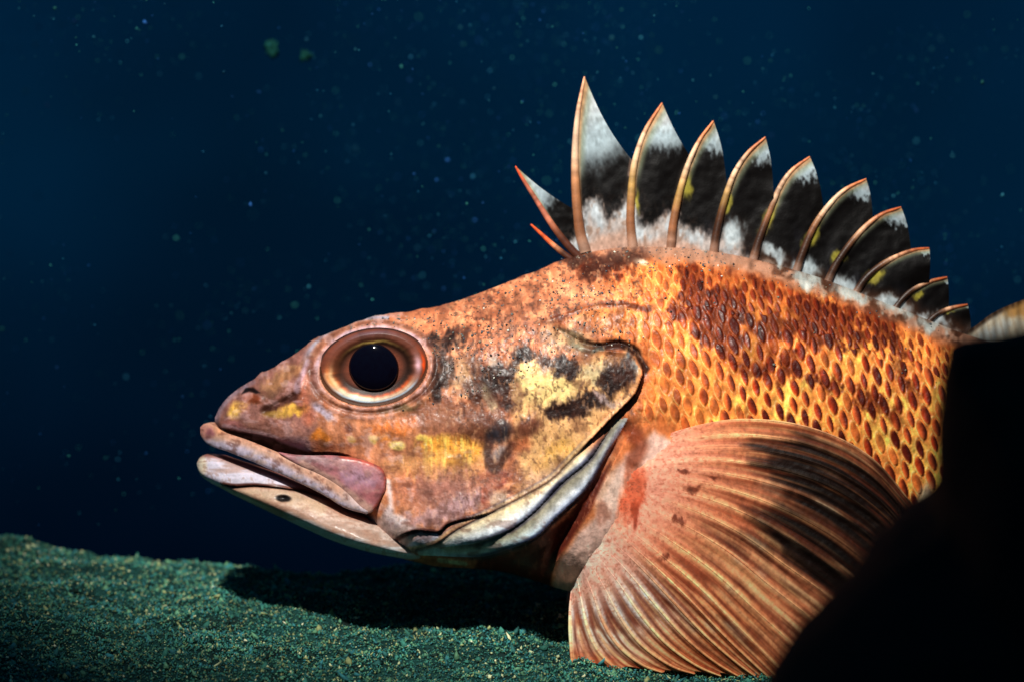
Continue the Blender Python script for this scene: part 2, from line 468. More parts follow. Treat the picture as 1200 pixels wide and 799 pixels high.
def body_paint(px, py):
    P = Paint(px, py, (214, 132, 82))
    n1 = fbm(px, py, 34, 26, 4, 51); n2 = fbm(px, py, 5, 12, 3, 53); n3 = fbm(px, py, 8, 8, 3, 55)
    head = 1 - smooth(640, 760, px + 0.25 * (py - 400))
    P.mix(head * 1.0, (204, 130, 92), 0.9)
    P.mix(smooth(-.1, .6, n3) * head, (236, 172, 126), 0.6)
    P.mix(smooth(.05, .6, n1) * head, (166, 98, 66), 0.55)
    # --- flank
    zone = smooth(735, 800, px)
    q, u, v, hid = scale_lattice(px, py)
    z = scale_zone(px, py)
    low = smooth(330, 460, py - (px - 800) * 0.12)
    net = np.array((240, 158, 80)) * (1 - low[..., None]) + np.array((244, 204, 108)) * low[..., None]
    warm = smooth(-.3, .3, fbm(px, py, 40, 34, 3, 57))[..., None]
    net = net * (0.35 + 0.65 * warm) + np.array((232, 136, 72)) * (0.65 - 0.65 * warm)
    peach = (1 - smooth(760, 870, px))[..., None]
    net = net * (1 - .8 * peach) + np.array((238, 146, 84)) * .8 * peach
    net = net * (1 + .22 * n2 + .12 * n3)[..., None]
    P.c = P.c * (1 - z[..., None]) + net * z[..., None]
    hr = hid[..., None]
    drop = np.array((226, 116, 62)) * (hr > .5) + np.array((190, 76, 36)) * (hr <= .5) * (hr > .22) + np.array((118, 40, 22)) * (hr <= .22)
    dark = smooth(-.7, .85, u + 0.35 * (hid - .5) - .25 * v)[..., None]
    drop = drop * (1 - .85 * dark) + np.array((66, 20, 13)) * .85 * dark
    soft = np.where(u < 0.1, smooth(0.62, 1.12, q), smooth(0.90, 1.04, q))
    md = (1 - soft) * z
    md = md * (0.36 + 0.64 * smooth(770, 880, px)) * (0.75 + 0.25 * smooth(30, 80, py - topf(px)))
    halo = smooth(1.46, 1.12, q + .12 * P.fine) * z
    P.mix(halo, (214, 120, 58), .42)
    md = md * np.where(hid > .84, .45, 1.0)
    P.c = P.c * (1 - md[..., None]) + drop * md[..., None]
    ln = np.exp(-((q - 1.13) / .09) ** 2) * z * smooth(.3, -.3, u)
    P.mix(ln, (250, 226, 160), 0.6)
    # dark saddles over the scales
    wpx, wpy = px + P.wx * 14, py + P.wy * 16
    sad = np.zeros(px.shape)
    for pl in ([(795, 314), (850, 312), (900, 326), (960, 348), (1004, 370), (1014, 398), (985, 408), (935, 398), (905, 388), (908, 420), (898, 450), (872, 440), (852, 422), (838, 396), (812, 374), (792, 342)],
               [(1006, 358), (1030, 362), (1062, 392), (1074, 420), (1060, 426), (1036, 408), (1012, 388)], [(912, 420), (932, 416), (944, 432), (934, 448), (914, 444)],
               [(946, 436), (968, 436), (984, 452), (970, 456)], [(996, 452), (1024, 462), (1052, 480), (1046, 492), (1016, 478)], [(676, 316), (706, 300), (752, 302), (744, 312), (712, 326), (680, 332)],
               [(776, 362), (800, 350), (812, 364), (788, 376)], [(1046, 430), (1060, 440), (1076, 470), (1064, 466)], [(812, 392), (834, 384), (842, 400), (822, 406)]):
        sad = np.maximum(sad, 1 - smooth(-5, 7, sdpoly(wpx, wpy, pl) + 5 * P.fine))
    sad = sad * (.82 + .18 * smooth(-.2, .3, fbm(px, py, 7, 12, 3, 60))) * (1 - .65 * smooth(.22, .42, fbm(px, py, 26, 30, 2, 59)) * (px > 790))
    sc_in = (1 - smooth(.7, 1.05, q))
    P.mix(sad * (0.72 + 0.24 * sc_in), (84, 25, 10), 0.98)
    P.mix(sad * (1 - soft) * smooth(.5, -.8, u) * (hid > .35), (196, 82, 28), 0.6)
    P.mix(sad * np.exp(-((q - 1.1) / .12) ** 2) * z * smooth(.3, -.3, u), (190, 88, 34), 0.6)
    P.mix(sad * smooth(.0, .5, n2), (46, 14, 8), 0.6)
    paint_back(P, px, py)
    P.blob(749, 308, 9, 4, 15, (252, 240, 214), 0.95, .4, .4)
    P.stroke([(690, 322), (720, 306), (750, 300)], 9, (70, 36, 26), .75, .7, 1.2)
    P.blob(676, 304, 24, 10, -8, (66, 36, 28), .85, .5)
    # shoulder and breast
    P.poly([(700, 600), (722, 545), (765, 505), (800, 520), (800, 720), (640, 720), (655, 655)], (234, 198, 184), 0.95, 5, .4)
    P.blob(712, 575, 14, 30, 20, (216, 192, 176), .7, .5)
    P.blob(738, 590, 12, 38, 8, (206, 104, 66), .8, .6)
    P.blob(746, 600, 4, 16, 8, (120, 46, 30), .8, .5)
    P.blob(706, 600, 8, 12, 20, (150, 92, 72), .6, .6)
    P.stroke([(735, 500), (750, 520), (742, 540)], 9, (130, 60, 36), .7, .6)
    P.poly([(560, 655), (628, 632), (668, 605), (700, 560), (716, 540), (704, 572), (690, 600), (672, 628), (648, 662), (640, 720), (540, 720)], (96, 38, 26), .95, 3, .1)
    # --- crown and nape speckle, temple
    P.stroke([(655, 372), (690, 360), (730, 356), (760, 362)], 3.5, (104, 52, 34), .85, .7, .6)
    P.blob(652, 374, 16, 6, -15, (110, 58, 40), .8, .6)
    P.blob(690, 384, 12, 8, 0, (120, 70, 46), .7, .6)
    P.blob(715, 375, 40, 14, 8, (236, 150, 84), .7, .6)
    P.poly([(655, 385), (675, 388), (690, 400), (706, 403), (726, 398), (748, 408), (762, 432), (757, 440), (744, 418), (726, 408), (704, 411), (684, 412), (668, 406)], (54, 30, 24), .95, 2.0, .2)
    P.stroke([(672, 404), (690, 411), (706, 409)], 2.5, (70, 92, 100), .7, .6, .2)
    # gill cover
    P.poly([(600, 425), (620, 418), (668, 428), (700, 415), (728, 414), (750, 430), (745, 455), (715, 488), (690, 515), (650, 552), (610, 580), (604, 520), (600, 480)], (228, 182, 124), .9, 8, .6)
    P.blob(640, 452, 40, 24, 0, (240, 216, 146), .85, .5)
    P.blob(668, 400, 30, 12, 15, (196, 180, 140), .6, .6)
    P.blob(700, 440, 18, 14, 0, (196, 186, 148), .7, .6)
    P.blob(655, 535, 24, 14, -25, (240, 186, 96), .8, .6)
    P.blob(640, 555, 28, 12, -35, (198, 160, 136), .6, .6)
    for a in ((726, 440, 15, 18, 20, .92), (712, 447, 8, 10, 0, .7), (676, 476, 32, 11, -8, .88), (655, 482, 16, 9, -10, .8), (700, 468, 12, 8, 0, .5), (664, 432, 17, 9, 15, .9), (646, 420, 16, 5, 12, .7), (612, 419, 11, 9, 0, .88),
              (582, 444, 17, 17, 10, .92), (592, 463, 8, 16, -15, .9), (558, 458, 8, 12, 0, .75), (518, 400, 17, 8, 5, .92), (517, 440, 9, 24, 8, .9), (512, 460, 9, 10, 0, .8), (538, 395, 10, 6, 0, .4), (560, 432, 6, 12, 0, .5), (600, 435, 8, 8, 0, .6)):
        P.blob(a[0], a[1], a[2] * 1.2, a[3] * 1.2, a[4], (46, 26, 22), min(1, a[5] * 1.08), .4, 1.2)
    P.blob(738, 428, 12, 6, 35, (170, 190, 200), .6, .5)
    P.blob(540, 440, 13, 26, 6, (196, 162, 122), .8, .6)
    P.blob(574, 466, 6, 18, -28, (190, 186, 152), .8, .5, .5)
    P.blob(578, 423, 5, 6, 0, (232, 236, 220), .9, .4, .3)  # small white glint painted into the skin colour
    P.blob(712, 468, 16, 5, 20, (190, 170, 170), .7, .5)
    # --- cheek
    P.poly([(372, 500), (430, 486), (500, 478), (560, 482), (600, 505), (590, 560), (560, 600), (500, 622), (455, 605), (450, 560), (400, 535)], (204, 138, 100), .92, 8, .5)
    P.poly([(486, 470), (560, 472), (600, 500), (560, 512), (500, 507), (470, 490)], (150, 100, 76), .85, 8, .7)
    P.blob(560, 503, 22, 8, 0, (104, 62, 44), .6, .6)
    P.blob(456, 502, 22, 6, 10, (240, 130, 46), .65, .7)
    P.blob(484, 494, 14, 5, 0, (238, 124, 46), .5, .7)
    P.blob(452, 516, 12, 4, 20, (244, 150, 50), .6, .6)
    ys = smooth(-.1, .5, fbm(px, py, 3.2, 20, 3, 91))
    yz = (1 - smooth(.65, 1.15, np.sqrt(((px - 530) / 46) ** 2 + ((py - 527 - 0.05 * (px - 530)) / 19) ** 2) + .3 * P.wx))
    P.mix(yz, (236, 168, 66), .9); P.mix(yz * ys, (255, 226, 118), .85)
    yz = (1 - smooth(.6, 1.3, np.sqrt(((px - 520) / 66) ** 2 + ((py - 546) / 20) ** 2)))
    P.mix(yz, (222, 168, 96), .4); P.mix(yz * ys, (240, 194, 110), .5)
    P.blob(465, 521, 9, 5.5, 0, (252, 230, 140), .95, .4, .3)
    P.blob(411, 515, 5, 4, 0, (230, 190, 90), .8, .4, .3); P.blob(437, 514, 5, 5, 0, (236, 206, 120), .85, .4, .3); P.blob(495, 513, 8, 4, 0, (244, 214, 110), .85, .5, .4)
    P.blob(408, 503, 5, 5, 0, (110, 60, 44), .7, .5, .4)
    P.blob(472, 572, 24, 18, 0, (216, 132, 92), .6, .7)
    P.blob(520, 572, 40, 22, -10, (172, 118, 106), .85, .6)
    P.blob(540, 592, 40, 12, -22, (176, 142, 146), .9, .6)
    P.blob(505, 605, 40, 10, -12, (196, 156, 156), .85, .6)
    P.blob(567, 583, 7, 12, 10, (206, 106, 72), .6, .7)
    # preopercle
    P.blob(580, 560, 22, 10, -5, (172, 104, 82), .8, .6)
    P.stroke([(574, 512), (572, 530), (578, 548)], 6, (84, 58, 54), .85, .6, .5)
    P.blob(586, 504, 13, 11, 0, (64, 64, 76), .9, .5, .5)
    P.blob(588, 529, 9, 11, 10, (150, 142, 146), .8, .5, .5)
    P.stroke([(600, 520), (590, 538), (582, 550)], 4.5, (92, 56, 44), .85, .6, .4)
    P.blob(618, 500, 15, 12, -30, (116, 68, 52), .9, .5, .6); P.blob(612, 520, 11, 9, 0, (160, 84, 52), .75, .6, .6)
    P.stroke([(586, 553), (597, 560), (580, 573), (566, 586)], 2.6, (128, 54, 38), .55, .8, .3)
    P.blob(584, 585, 12, 12, 30, (204, 182, 160), .8, .5, .4)
    P.blob(604, 572, 5, 9, -30, (240, 170, 96), .7, .6, .4)
    # --- throat: pale folds
    P.poly([(430, 605), (470, 612), (505, 622), (514, 624), (500, 640), (472, 648), (430, 640)], (206, 190, 190), .8, 4, .2)
    P.poly([(456, 590), (450, 560), (458, 562), (462, 600), (480, 610), (470, 616), (445, 608)], (226, 212, 214), .85, 3, .2)
    P.stroke([(466, 631), (484, 622), (505, 622), (515, 623), (528, 612), (562, 603)], 2.6, (92, 50, 46), .9, .6, .15)
    P.poly([(475, 640), (490, 628), (512, 624), (516, 630), (500, 641)], (206, 208, 224), .9, 2, .15)
    # branchiostegal folds, pale blue-white with dark seams
    d, t, s = pdist(px, py, OPER)
    d2, t2, s2 = pdist(px, py, BR2); d3, t3, s3 = pdist(px, py, BR3)
    lowm = smooth(0.42, 0.50, t)
    strip1 = (s < 0) & (s2 > 0) & (d < 34) & (d2 < 34) & (py > 480)
    strip2 = (s2 < 0) & (s3 > 0) & (d2 < 36) & (d3 < 36) & (py > 490)
    bright = smooth(560, 650, py)
    g1 = smooth(0, 1, d / (d + d2 + 1e-6))[..., None]
    c1 = np.array((240, 208, 146)) * (1 - g1) + np.array((206, 224, 246)) * g1
    c1 = c1 * (1 - .5 * bright[..., None]) + np.array((226, 242, 250)) * .5 * bright[..., None]
    m = (strip1 * lowm * .95)[..., None]; P.c = P.c * (1 - m) + c1 * m
    g2 = smooth(0.2, 1, d2 / (d2 + d3 + 1e-6))[..., None]
    c2 = np.array((160, 156, 136)) * (1 - g2) + np.array((206, 222, 246)) * g2
    bb = smooth(600, 640, py)[..., None]
    c2 = c2 * (1 - .8 * bb) + (np.array((196, 198, 170)) * (1 - g2) + np.array((196, 236, 255)) * g2) * .8 * bb
    m = (strip2 * .95)[..., None]; P.c = P.c * (1 - m) + c2 * m
    sv = .75 + .35 * fbm(px, py, 26, 26, 2, 191)
    P.mix((1 - smooth(.6, 4.6, d)) * lowm * (t < .97), (70, 58, 72), .5)
    P.mix((1 - smooth(.2, 3.0, np.abs(d - 5))) * (s > 0) * lowm * (t < .9), (120, 124, 150), .5)
    P.mix((1 - smooth(.8, 5.0, np.abs(d2 - 1))) * smooth(0, .2, t2) * (1 - smooth(.8, 1, t2)) * sv, (50, 46, 70), .9)
    P.mix((1 - smooth(.5, 4.2, np.abs(d3 - 1))) * smooth(0, .2, t3) * (1 - smooth(.8, 1, t3)) * sv, (46, 48, 84), .85)
    P.mix((1 - smooth(1.0, 2.6, d)) * (1 - lowm) * smooth(.2, .26, t) * (s < 0), (70, 34, 28), .8)  # shadow strip behind the gill flap, painted as dark red
    P.mix((1 - smooth(0.5, 3.0, np.abs(d - 3))) * (s > 0) * smooth(.2, .3, t), (236, 206, 150), .55)
    P.stroke([(515, 656), (530, 658), (545, 660)], 2.6, (190, 220, 190), .7, .6, .1)
    # --- snout
    P.poly([(250, 500), (258, 470), (290, 445), (365, 398), (372, 440), (372, 500), (360, 530), (300, 515)], (158, 112, 104), .92, 6, .4)
    P.blob(335, 440, 30, 10, -34, (190, 146, 96), .7, .6)
    P.blob(345, 436, 20, 6, -32, (150, 100, 70), .5, .6)
    P.blob(322, 458, 16, 6, -20, (120, 84, 66), .6, .6)
    P.stroke([(250, 497), (258, 476), (275, 458), (295, 447)], 4.5, (158, 138, 152), .8, .6, .3)
    P.blob(275, 481, 7, 9, 20, (248, 202, 96), .95, .5, .4); P.blob(284, 474, 8, 5, -30, (226, 176, 96), .6, .6, .4)
    P.blob(272, 496, 12, 6, 0, (204, 140, 140), .8, .6, .4)
    P.poly([(283, 461), (288, 454), (296, 453), (305, 460), (300, 461), (292, 458)], (18, 14, 18), .98, 1.2, .05)
    P.blob(297, 467, 10, 5, 25, (150, 72, 38), .9, .5, .3)
    P.stroke([(311, 481), (330, 473), (349, 461)], 5.5, (76, 42, 34), .9, .6, .5)
    P.blob(343, 480, 15, 6, -15, (238, 190, 80), .9, .5, .6); P.blob(322, 486, 12, 5, 0, (176, 142, 66), .7, .6, .6)
    P.stroke([(364, 425), (358, 445), (356, 470), (362, 492)], 6, (200, 112, 78), .6, .8, .4)
    P.stroke([(361, 424), (352, 444), (348, 456)], 4, (198, 172, 190), .85, .6, .3)
    P.stroke([(300, 500), (340, 505), (362, 522)], 9, (196, 144, 128), .6, .7, .4)
    P.blob(350, 518, 14, 7, 25, (206, 170, 176), .7, .6, .4)  # lavender-pink highlight painted onto the lower snout
    P.blob(376, 511, 13, 6, 0, (238, 146, 52), .85, .5, .5); P.blob(380, 520, 8, 4, -20, (120, 80, 50), .6, .6, .4)
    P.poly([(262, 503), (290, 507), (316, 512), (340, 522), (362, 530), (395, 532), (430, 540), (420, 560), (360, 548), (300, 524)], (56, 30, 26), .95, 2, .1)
    # orbit
    er, ea = eye_r(px, py)
    up = smooth(-.5, .4, -np.sin(ea)); dn = 1 - up
    ring = np.exp(-((er - 1.08) / .065) ** 2) * (.75 + .35 * fbm(px, py, 14, 14, 2, 193))
    P.mix(ring * up, (186, 168, 190), .9); P.mix(ring * dn, (168, 124, 116), .85)
    P.mix(np.exp(-((er - 1.20) / .06) ** 2), (104, 68, 58), .55)
    P.mix(np.exp(-((er - 1.33) / .06) ** 2) * smooth(.1, .7, -np.sin(ea)) * (np.cos(ea) < .3), (170, 180, 206), .8)
    P.mix(np.exp(-((er - 1.32) / .06) ** 2) * smooth(-.2, .5, np.sin(ea)) * (np.cos(ea) < .1), (196, 130, 100), .7)
    P.blob(378, 482, 15, 5, 32, (196, 190, 214), .9, .5, .3)
    P.mix((er < 1.02), (96, 62, 44), 1)
    P.blob(470, 478, 24, 4, -8, (110, 96, 66), .7, .7, .8)
    # crown: fine pores and grime
    cr = smooth(470, 520, px) * (1 - smooth(740, 800, px)) * (1 - smooth(60, 110, py - topf(px)))
    P.mix(cr * smooth(.28, .5, fbm(px, py, 4.2, 3.6, 2, 95)), (104, 74, 62), .6)
    P.mix(cr * smooth(.2, .5, fbm(px, py, 12, 8, 3, 97)), (240, 168, 124), .4)
    hd = 1 - smooth(735, 775, px)
    g1_ = fbm(px, py, 4.0, 8.0, 3, 181); g2_ = fbm(px, py, 3.2, 4.2, 2, 183)
    dP, tP, sP = pdist(px, py, PECB)
    keep = hd * (er > 1.05) * (1 - strip1) * (1 - strip2) * np.where((sP < 0) & (py > 495) & (px > 630), .25, 1) * (.35 + .65 * smooth(500, 560, px) * (1 - .5 * smooth(480, 520, py)))
    P.mix(keep * smooth(.18, .48, g1_) * (py > 372), (92, 52, 36), .42)
    P.mix(keep * smooth(.2, .5, -g1_), (244, 196, 150), .40)
    P.mix(keep * smooth(.3, .55, g2_), (60, 38, 32), .40)
    P.mix(keep * smooth(.1, .45, fbm(px, py, 20, 26, 3, 185)), (108, 66, 50), .45)
    P.mix(hd * (er > 1.05) * smooth(.1, .5, fbm(px, py, 14, 9, 3, 187)) * (px < 640), (112, 66, 54), .35)
    P.mix(hd * (er > 1.05) * smooth(.1, .45, fbm(px, py, 12, 8, 3, 189)) * (px < 500), (214, 182, 186), .38)
    P.stroke([(262, 499), (300, 506), (335, 518), (362, 527)], 3.0, (206, 186, 200), .6, .8, .4)
    # general mottling of the pigment
    P.c = P.c * (1 + 0.16 * n2 + 0.10 * n3)[..., None]
    P.blob(1084, 586, 9, 20, 10, (240, 226, 196), .9, .5, .4)
    return ink(P.c, (0.90 + 0.10 * smooth(690, 780, px))[..., None])

fish = empty('fish', (0.0, 0.0, 0.0))
fish['label'] = 'orange mottled spiny rockfish resting on its pectoral fin on the turf ledge'
fish['category'] = 'fish'
bpy.context.view_layer.update()
fish.rotation_euler = (-TH, 0, 0)
FI = at(640, 640, 0.0); fish.location = FI
RF = np.stack([RGT, FWD, UPV], 1)

def part(name, verts, faces, mat, col=None, parent=None, rel=True):
    v = np.asarray(verts, float).reshape(-1, 3) - FI
    v = v @ RF
    return link_mesh(name, v, faces, mat, parent or fish, col)

def mirror(o, parent=None):
    """the same part on the fish's other side"""
    c = o.copy(); sc.collection.objects.link(c); c.parent = parent or fish
    c.scale = (1, -1, 1)
    return c
def flip(p):
    """mirror world points across the fish's mid-plane"""
    q = p - FI
    return p - 2 * (q @ FWD)[..., None] * FWD

# body: camera-side rows dense, far side coarse
xs = np.r_[np.linspace(252, 262, 16)[:-1], np.arange(262, 1136, 1.0), np.linspace(1136, 1420, 46)]
NR, NB = 440, 40
r = np.linspace(0, 1, NR); qv = 0.55 * r + 0.45 * (0.5 - 0.5 * np.cos(np.pi * r))
PX = np.repeat(xs[:, None], NR, 1)
PY = topf(PX) + (botf(PX) - topf(PX)) * qv[None]
dep = body_depth(PX, PY)
colr = body_paint(PX, PY)
near = at(PX, PY, -dep * K)
rb = np.linspace(0, NR - 1, NB + 2).round().astype(int)[1:-1][::-1]
far = flip(near[:, rb])
ring_v = np.concatenate([near, far], 1); ring_c = np.concatenate([colr, colr[:, rb]], 1)
nr_, nc_ = ring_v.shape[:2]
bf = grid_faces(nr_, nc_, wrap=True)
vv_ = ring_v.reshape(-1, 3); cc_ = ring_c.reshape(-1, 3)
# caps
cv = np.array([ring_v[0].mean(0), ring_v[-1].mean(0)]); n0 = len(vv_)
i0 = np.arange(nc_); j0 = np.roll(i0, -1)
cap0 = np.stack([np.full(nc_, n0), j0, i0, i0], -1)[:, :3]
cap1 = np.stack([np.full(nc_, n0 + 1), i0 + (nr_ - 1) * nc_, j0 + (nr_ - 1) * nc_], -1)
me_faces = bf
body = part('body', np.vstack([vv_, cv]), bf, M_SKIN, np.vstack([cc_, ring_c[0].mean(0), ring_c[-1].mean(0)]))
body['label'] = 'orange and brown mottled body with dark edged scales'

# ---- lower jaw
JT = np.array([(231, 541), (235, 535), (245, 531), (262, 533), (275, 537), (300, 545), (330, 555), (360, 568), (390, 582), (420, 595), (450, 608), (480, 624), (500, 640)], float)
JB = np.array([(231, 546), (235, 556), (245, 564), (262, 573), (275, 580), (300, 592), (330, 606), (360, 620), (390, 633), (420, 643), (450, 650), (480, 655), (500, 655)], float)
JW = np.array([(231, 3), (235, 16), (245, 30), (262, 44), (300, 62), (350, 80), (400, 95), (430, 100), (455, 96), (480, 78), (500, 40)], float)
jt, jb, jw = curve_of(JT), curve_of(JB), curve_of(JW)
xj = np.r_[np.linspace(231, 245, 18)[:-1], np.arange(245, 501, 1.0)]
NJ, NJB = 110, 24
rj = np.linspace(0, 1, NJ); qj = 0.5 * rj + 0.5 * (0.5 - 0.5 * np.cos(np.pi * rj))
JX = np.repeat(xj[:, None], NJ, 1); JY = jt(JX) + (jb(JX) - jt(JX)) * qj[None]
SEAM = [(262, 567), (276, 569), (300, 568), (330, 571), (360, 576), (392, 586)]
def jaw_depth(px, py):
    v = (py - (jt(px) + jb(px)) / 2) / np.maximum((jb(px) - jt(px)) / 2, 1e-6)
    y = jw(px) * np.clip(1 - np.abs(v) ** np.where(v > 0, 5.0, 3.0), 0, 1) ** 0.42
    y = y * (1 + .16 * v)
    d, t, s = pdist(px, py, SEAM)
    y += (np.where(s < 0, 3.0 * np.exp(-d / 10), -3.0 * np.exp(-d / 7)) - 2.0 * np.exp(-(d / 2.2) ** 2)) * smooth(0, .1, t) * smooth(0, .4, 1 - np.abs(v))
    y -= 4.0 * np.exp(-((px - 332) / 7) ** 2 - ((py - 583.5) / 3.2) ** 2)
    y += 0.4 * fbm(px, py, 10, 8, 3, 141)
    return np.maximum(y, 0)
def jaw_paint(px, py):
    P = Paint(px, py, (206, 178, 162))
    P.mix(smooth(600, 640, py), (206, 196, 190), .8)
    v = (py - jt(px)) / np.maximum(jb(px) - jt(px), 1)
    d, t, s = pdist(px, py, SEAM)
    lip = smooth(-3, 3, np.where(s < 0, d, -d)) * (1 - smooth(388, 400, px))
    lip = np.maximum(lip, 1 - smooth(250, 264, px))
    P.mix(lip, (220, 216, 232), .9)
    P.mix(1 - smooth(.04, .22, v), (150, 82, 64), .75)
    P.blob(236, 546, 6, 12, 0, (240, 226, 200), .9, .5, .2)
    P.stroke(SEAM, 2.4, (96, 46, 34), .9, .6, .1)
    P.poly([(275, 574), (300, 572), (345, 577), (385, 590), (380, 606), (330, 590), (285, 584)], (206, 178, 150), .7, 4, .3)
    P.blob(332, 583.5, 9, 4.2, 4, (24, 16, 16), .98, .3, .05)
    P.stroke([(300, 588), (350, 604), (400, 620), (440, 630)], 6, (168, 132, 112), .7, .6, .4)
    P.stroke([(340, 607), (390, 630), (440, 644), (480, 650)], 7, (214, 226, 232), .8, .7, .3)
    P.stroke([(390, 590), (410, 600), (440, 606)], 6, (160, 98, 74), .6, .7, .4)
    n2 = fbm(px, py, 5, 5, 3, 153); n3 = fbm(px, py, 40, 6, 3, 154)
    P.mix(smooth(.15, .5, n2), (140, 104, 88), .4); P.mix(smooth(.1, .5, n3), (150, 112, 92), .5)
    P.c *= (1 + .10 * n2 + .12 * n3)[..., None]
    return ink(P.c)
jn = at(JX, JY, -jaw_depth(JX, JY) * K); jc = jaw_paint(JX, JY)
rbj = np.linspace(0, NJ - 1, NJB + 2).round().astype(int)[1:-1][::-1]
jf = flip(jn[:, rbj])
jv = np.concatenate([jn, jf], 1); jcc = np.concatenate([jc, jc[:, rbj]], 1)
part('lower_jaw', jv, grid_faces(jv.shape[0], jv.shape[1], wrap=True), M_LIP, jcc)

# ---- upper lip and cheek plate of the mouth: strips between two edges, bulging out
def strip(name, A, B, depth, bulge, n, m, mat, paint, expo=0.5, backset=10.0, noise=0.3, parent=None):
    a = catmull(A, n); b = catmull(B, n)
    f = 0.5 - 0.5 * np.cos(np.pi * np.linspace(0, 1, m))
    pts = a[:, None] * (1 - f[None, :, None]) + b[:, None] * f[None, :, None]
    px, py = pts[..., 0], pts[..., 1]
    dd = depth(px, py)
    x = 2 * f - 1
    end = (np.clip(np.linspace(0, 1, n) * (1 - np.linspace(0, 1, n)) * 4, 0, 1) ** 0.25)[:, None]
    front = dd + bulge * np.clip(1 - x[None] ** 2, 0, 1) ** expo * (0.4 + 0.6 * end) + noise * fbm(px, py, 8, 8, 3, 161)
    back = dd - backset
    vf = at(px, py, -front * K)
    vb = at(px[:, ::-1][:, 1:-1], py[:, ::-1][:, 1:-1], -back[:, ::-1][:, 1:-1] * K)
    c = paint(px, py)
    V = np.concatenate([vf, vb], 1); C = np.concatenate([c, c[:, ::-1][:, 1:-1]], 1)
    F = grid_faces(V.shape[0], V.shape[1], wrap=True)
    nc = V.shape[1]
    # end caps as quads pairing front and back rows
    caps = []
    for base in (0, (n - 1) * nc):
        for k in range(0, m - 2):
            k2 = (nc - k) % nc if k else 0
            a0, a1 = base + k, base + k + 1
            b0 = base + (nc - k) % nc; b1 = base + nc - (k + 1)
            caps.append((a0, a1, b1, b0))
    caps = [q for q in caps if len(set(q)) == 4]
    return part(name, V, np.vstack([F, np.array(caps)]), mat, C, parent)

def lip_depth(px, py):
    return np.interp(px, [230, 236, 245, 262, 300, 350, 400, 440, 460], [6, 16, 28, 44, 62, 80, 95, 100, 104])
def lip_paint(px, py):
    P = Paint(px, py, (206, 164, 142))
    d, t, s = pdist(px, py, [(240, 520), (262, 524), (290, 532), (320, 546), (350, 562), (380, 578), (405, 595), (430, 602)])
    P.mix(1 - smooth(3, 12, d), (216, 206, 226), .9)
    d, t, s = pdist(px, py, [(250, 498), (270, 508), (300, 518), (330, 530), (370, 548), (410, 574)])
    P.mix(1 - smooth(2, 8, d), (190, 142, 118), .6)
    P.blob(240, 505, 9, 9, 0, (206, 150, 138), .9, .5, .3); P.blob(246, 508, 5, 6, 0, (150, 92, 104), .7, .6, .3); P.blob(258, 504, 7, 6, 0, (214, 160, 122), .7, .6, .3)
    P.blob(415, 588, 18, 8, 40, (216, 196, 196), .8, .6, .4)
    P.mix(smooth(.1, .5, fbm(px, py, 7, 4, 3, 171)), (112, 70, 58), .5)
    P.mix(smooth(.1, .5, fbm(px, py, 16, 5, 3, 175)), (214, 178, 150), .45)
    P.c *= (1 + .12 * P.fine)[..., None]
    return ink(P.c)
LA = [(235, 500), (240, 496), (250, 497), (264, 506), (290, 515), (320, 527), (350, 540), (380, 553), (410, 572), (434, 597)]
LB = [(235, 509), (240, 517), (250, 523), (265, 528), (290, 538), (320, 551), (350, 565), (380, 580), (405, 595), (430, 602)]
lip = strip('upper_lip', LA, LB, lip_depth, 6.5, 150, 22, M_LIP, lip_paint, backset=14)
mirror(lip)
def max_depth(px, py):
    return np.interp(px, [320, 350, 400, 440, 460], [70, 80, 95, 100, 101])
def max_paint(px, py):
    P = Paint(px, py, (186, 128, 132))
    P.blob(420, 560, 22, 12, 25, (182, 148, 168), .8, .6); P.blob(365, 540, 24, 6, 8, (160, 150, 150), .7, .6); P.blob(395, 545, 26, 8, 8, (170, 132, 136), .6, .6)
    P.stroke([(355, 545), (390, 566), (410, 580), (432, 598)], 6, (212, 178, 160), .75, .6)
    P.stroke([(400, 534), (430, 541), (447, 548), (453, 560), (450, 580), (440, 596)], 3, (190, 92, 74), .85, .7, .2)
    P.blob(438, 580, 14, 12, 0, (166, 98, 98), .6, .7)
    P.mix(smooth(.1, .5, fbm(px, py, 9, 5, 3, 177)), (112, 74, 74), .45)
    P.mix(smooth(.2, .5, fbm(px, py, 12, 6, 3, 179)), (200, 160, 150), .4)
    P.c *= (1 + .14 * fbm(px, py, 6, 4, 3, 173))[..., None]
    return ink(P.c)
MA = [(326, 529), (345, 532), (365, 533), (390, 533), (415, 536), (436, 542), (448, 549), (453, 560)]
MB = [(330, 533), (350, 546), (372, 556), (392, 568), (408, 582), (424, 599), (438, 598), (451, 576)]
mx = strip('jaw_plate', MA, MB, max_depth, 8, 120, 40, M_LIP, max_paint, expo=0.35, backset=12)
mirror(mx)

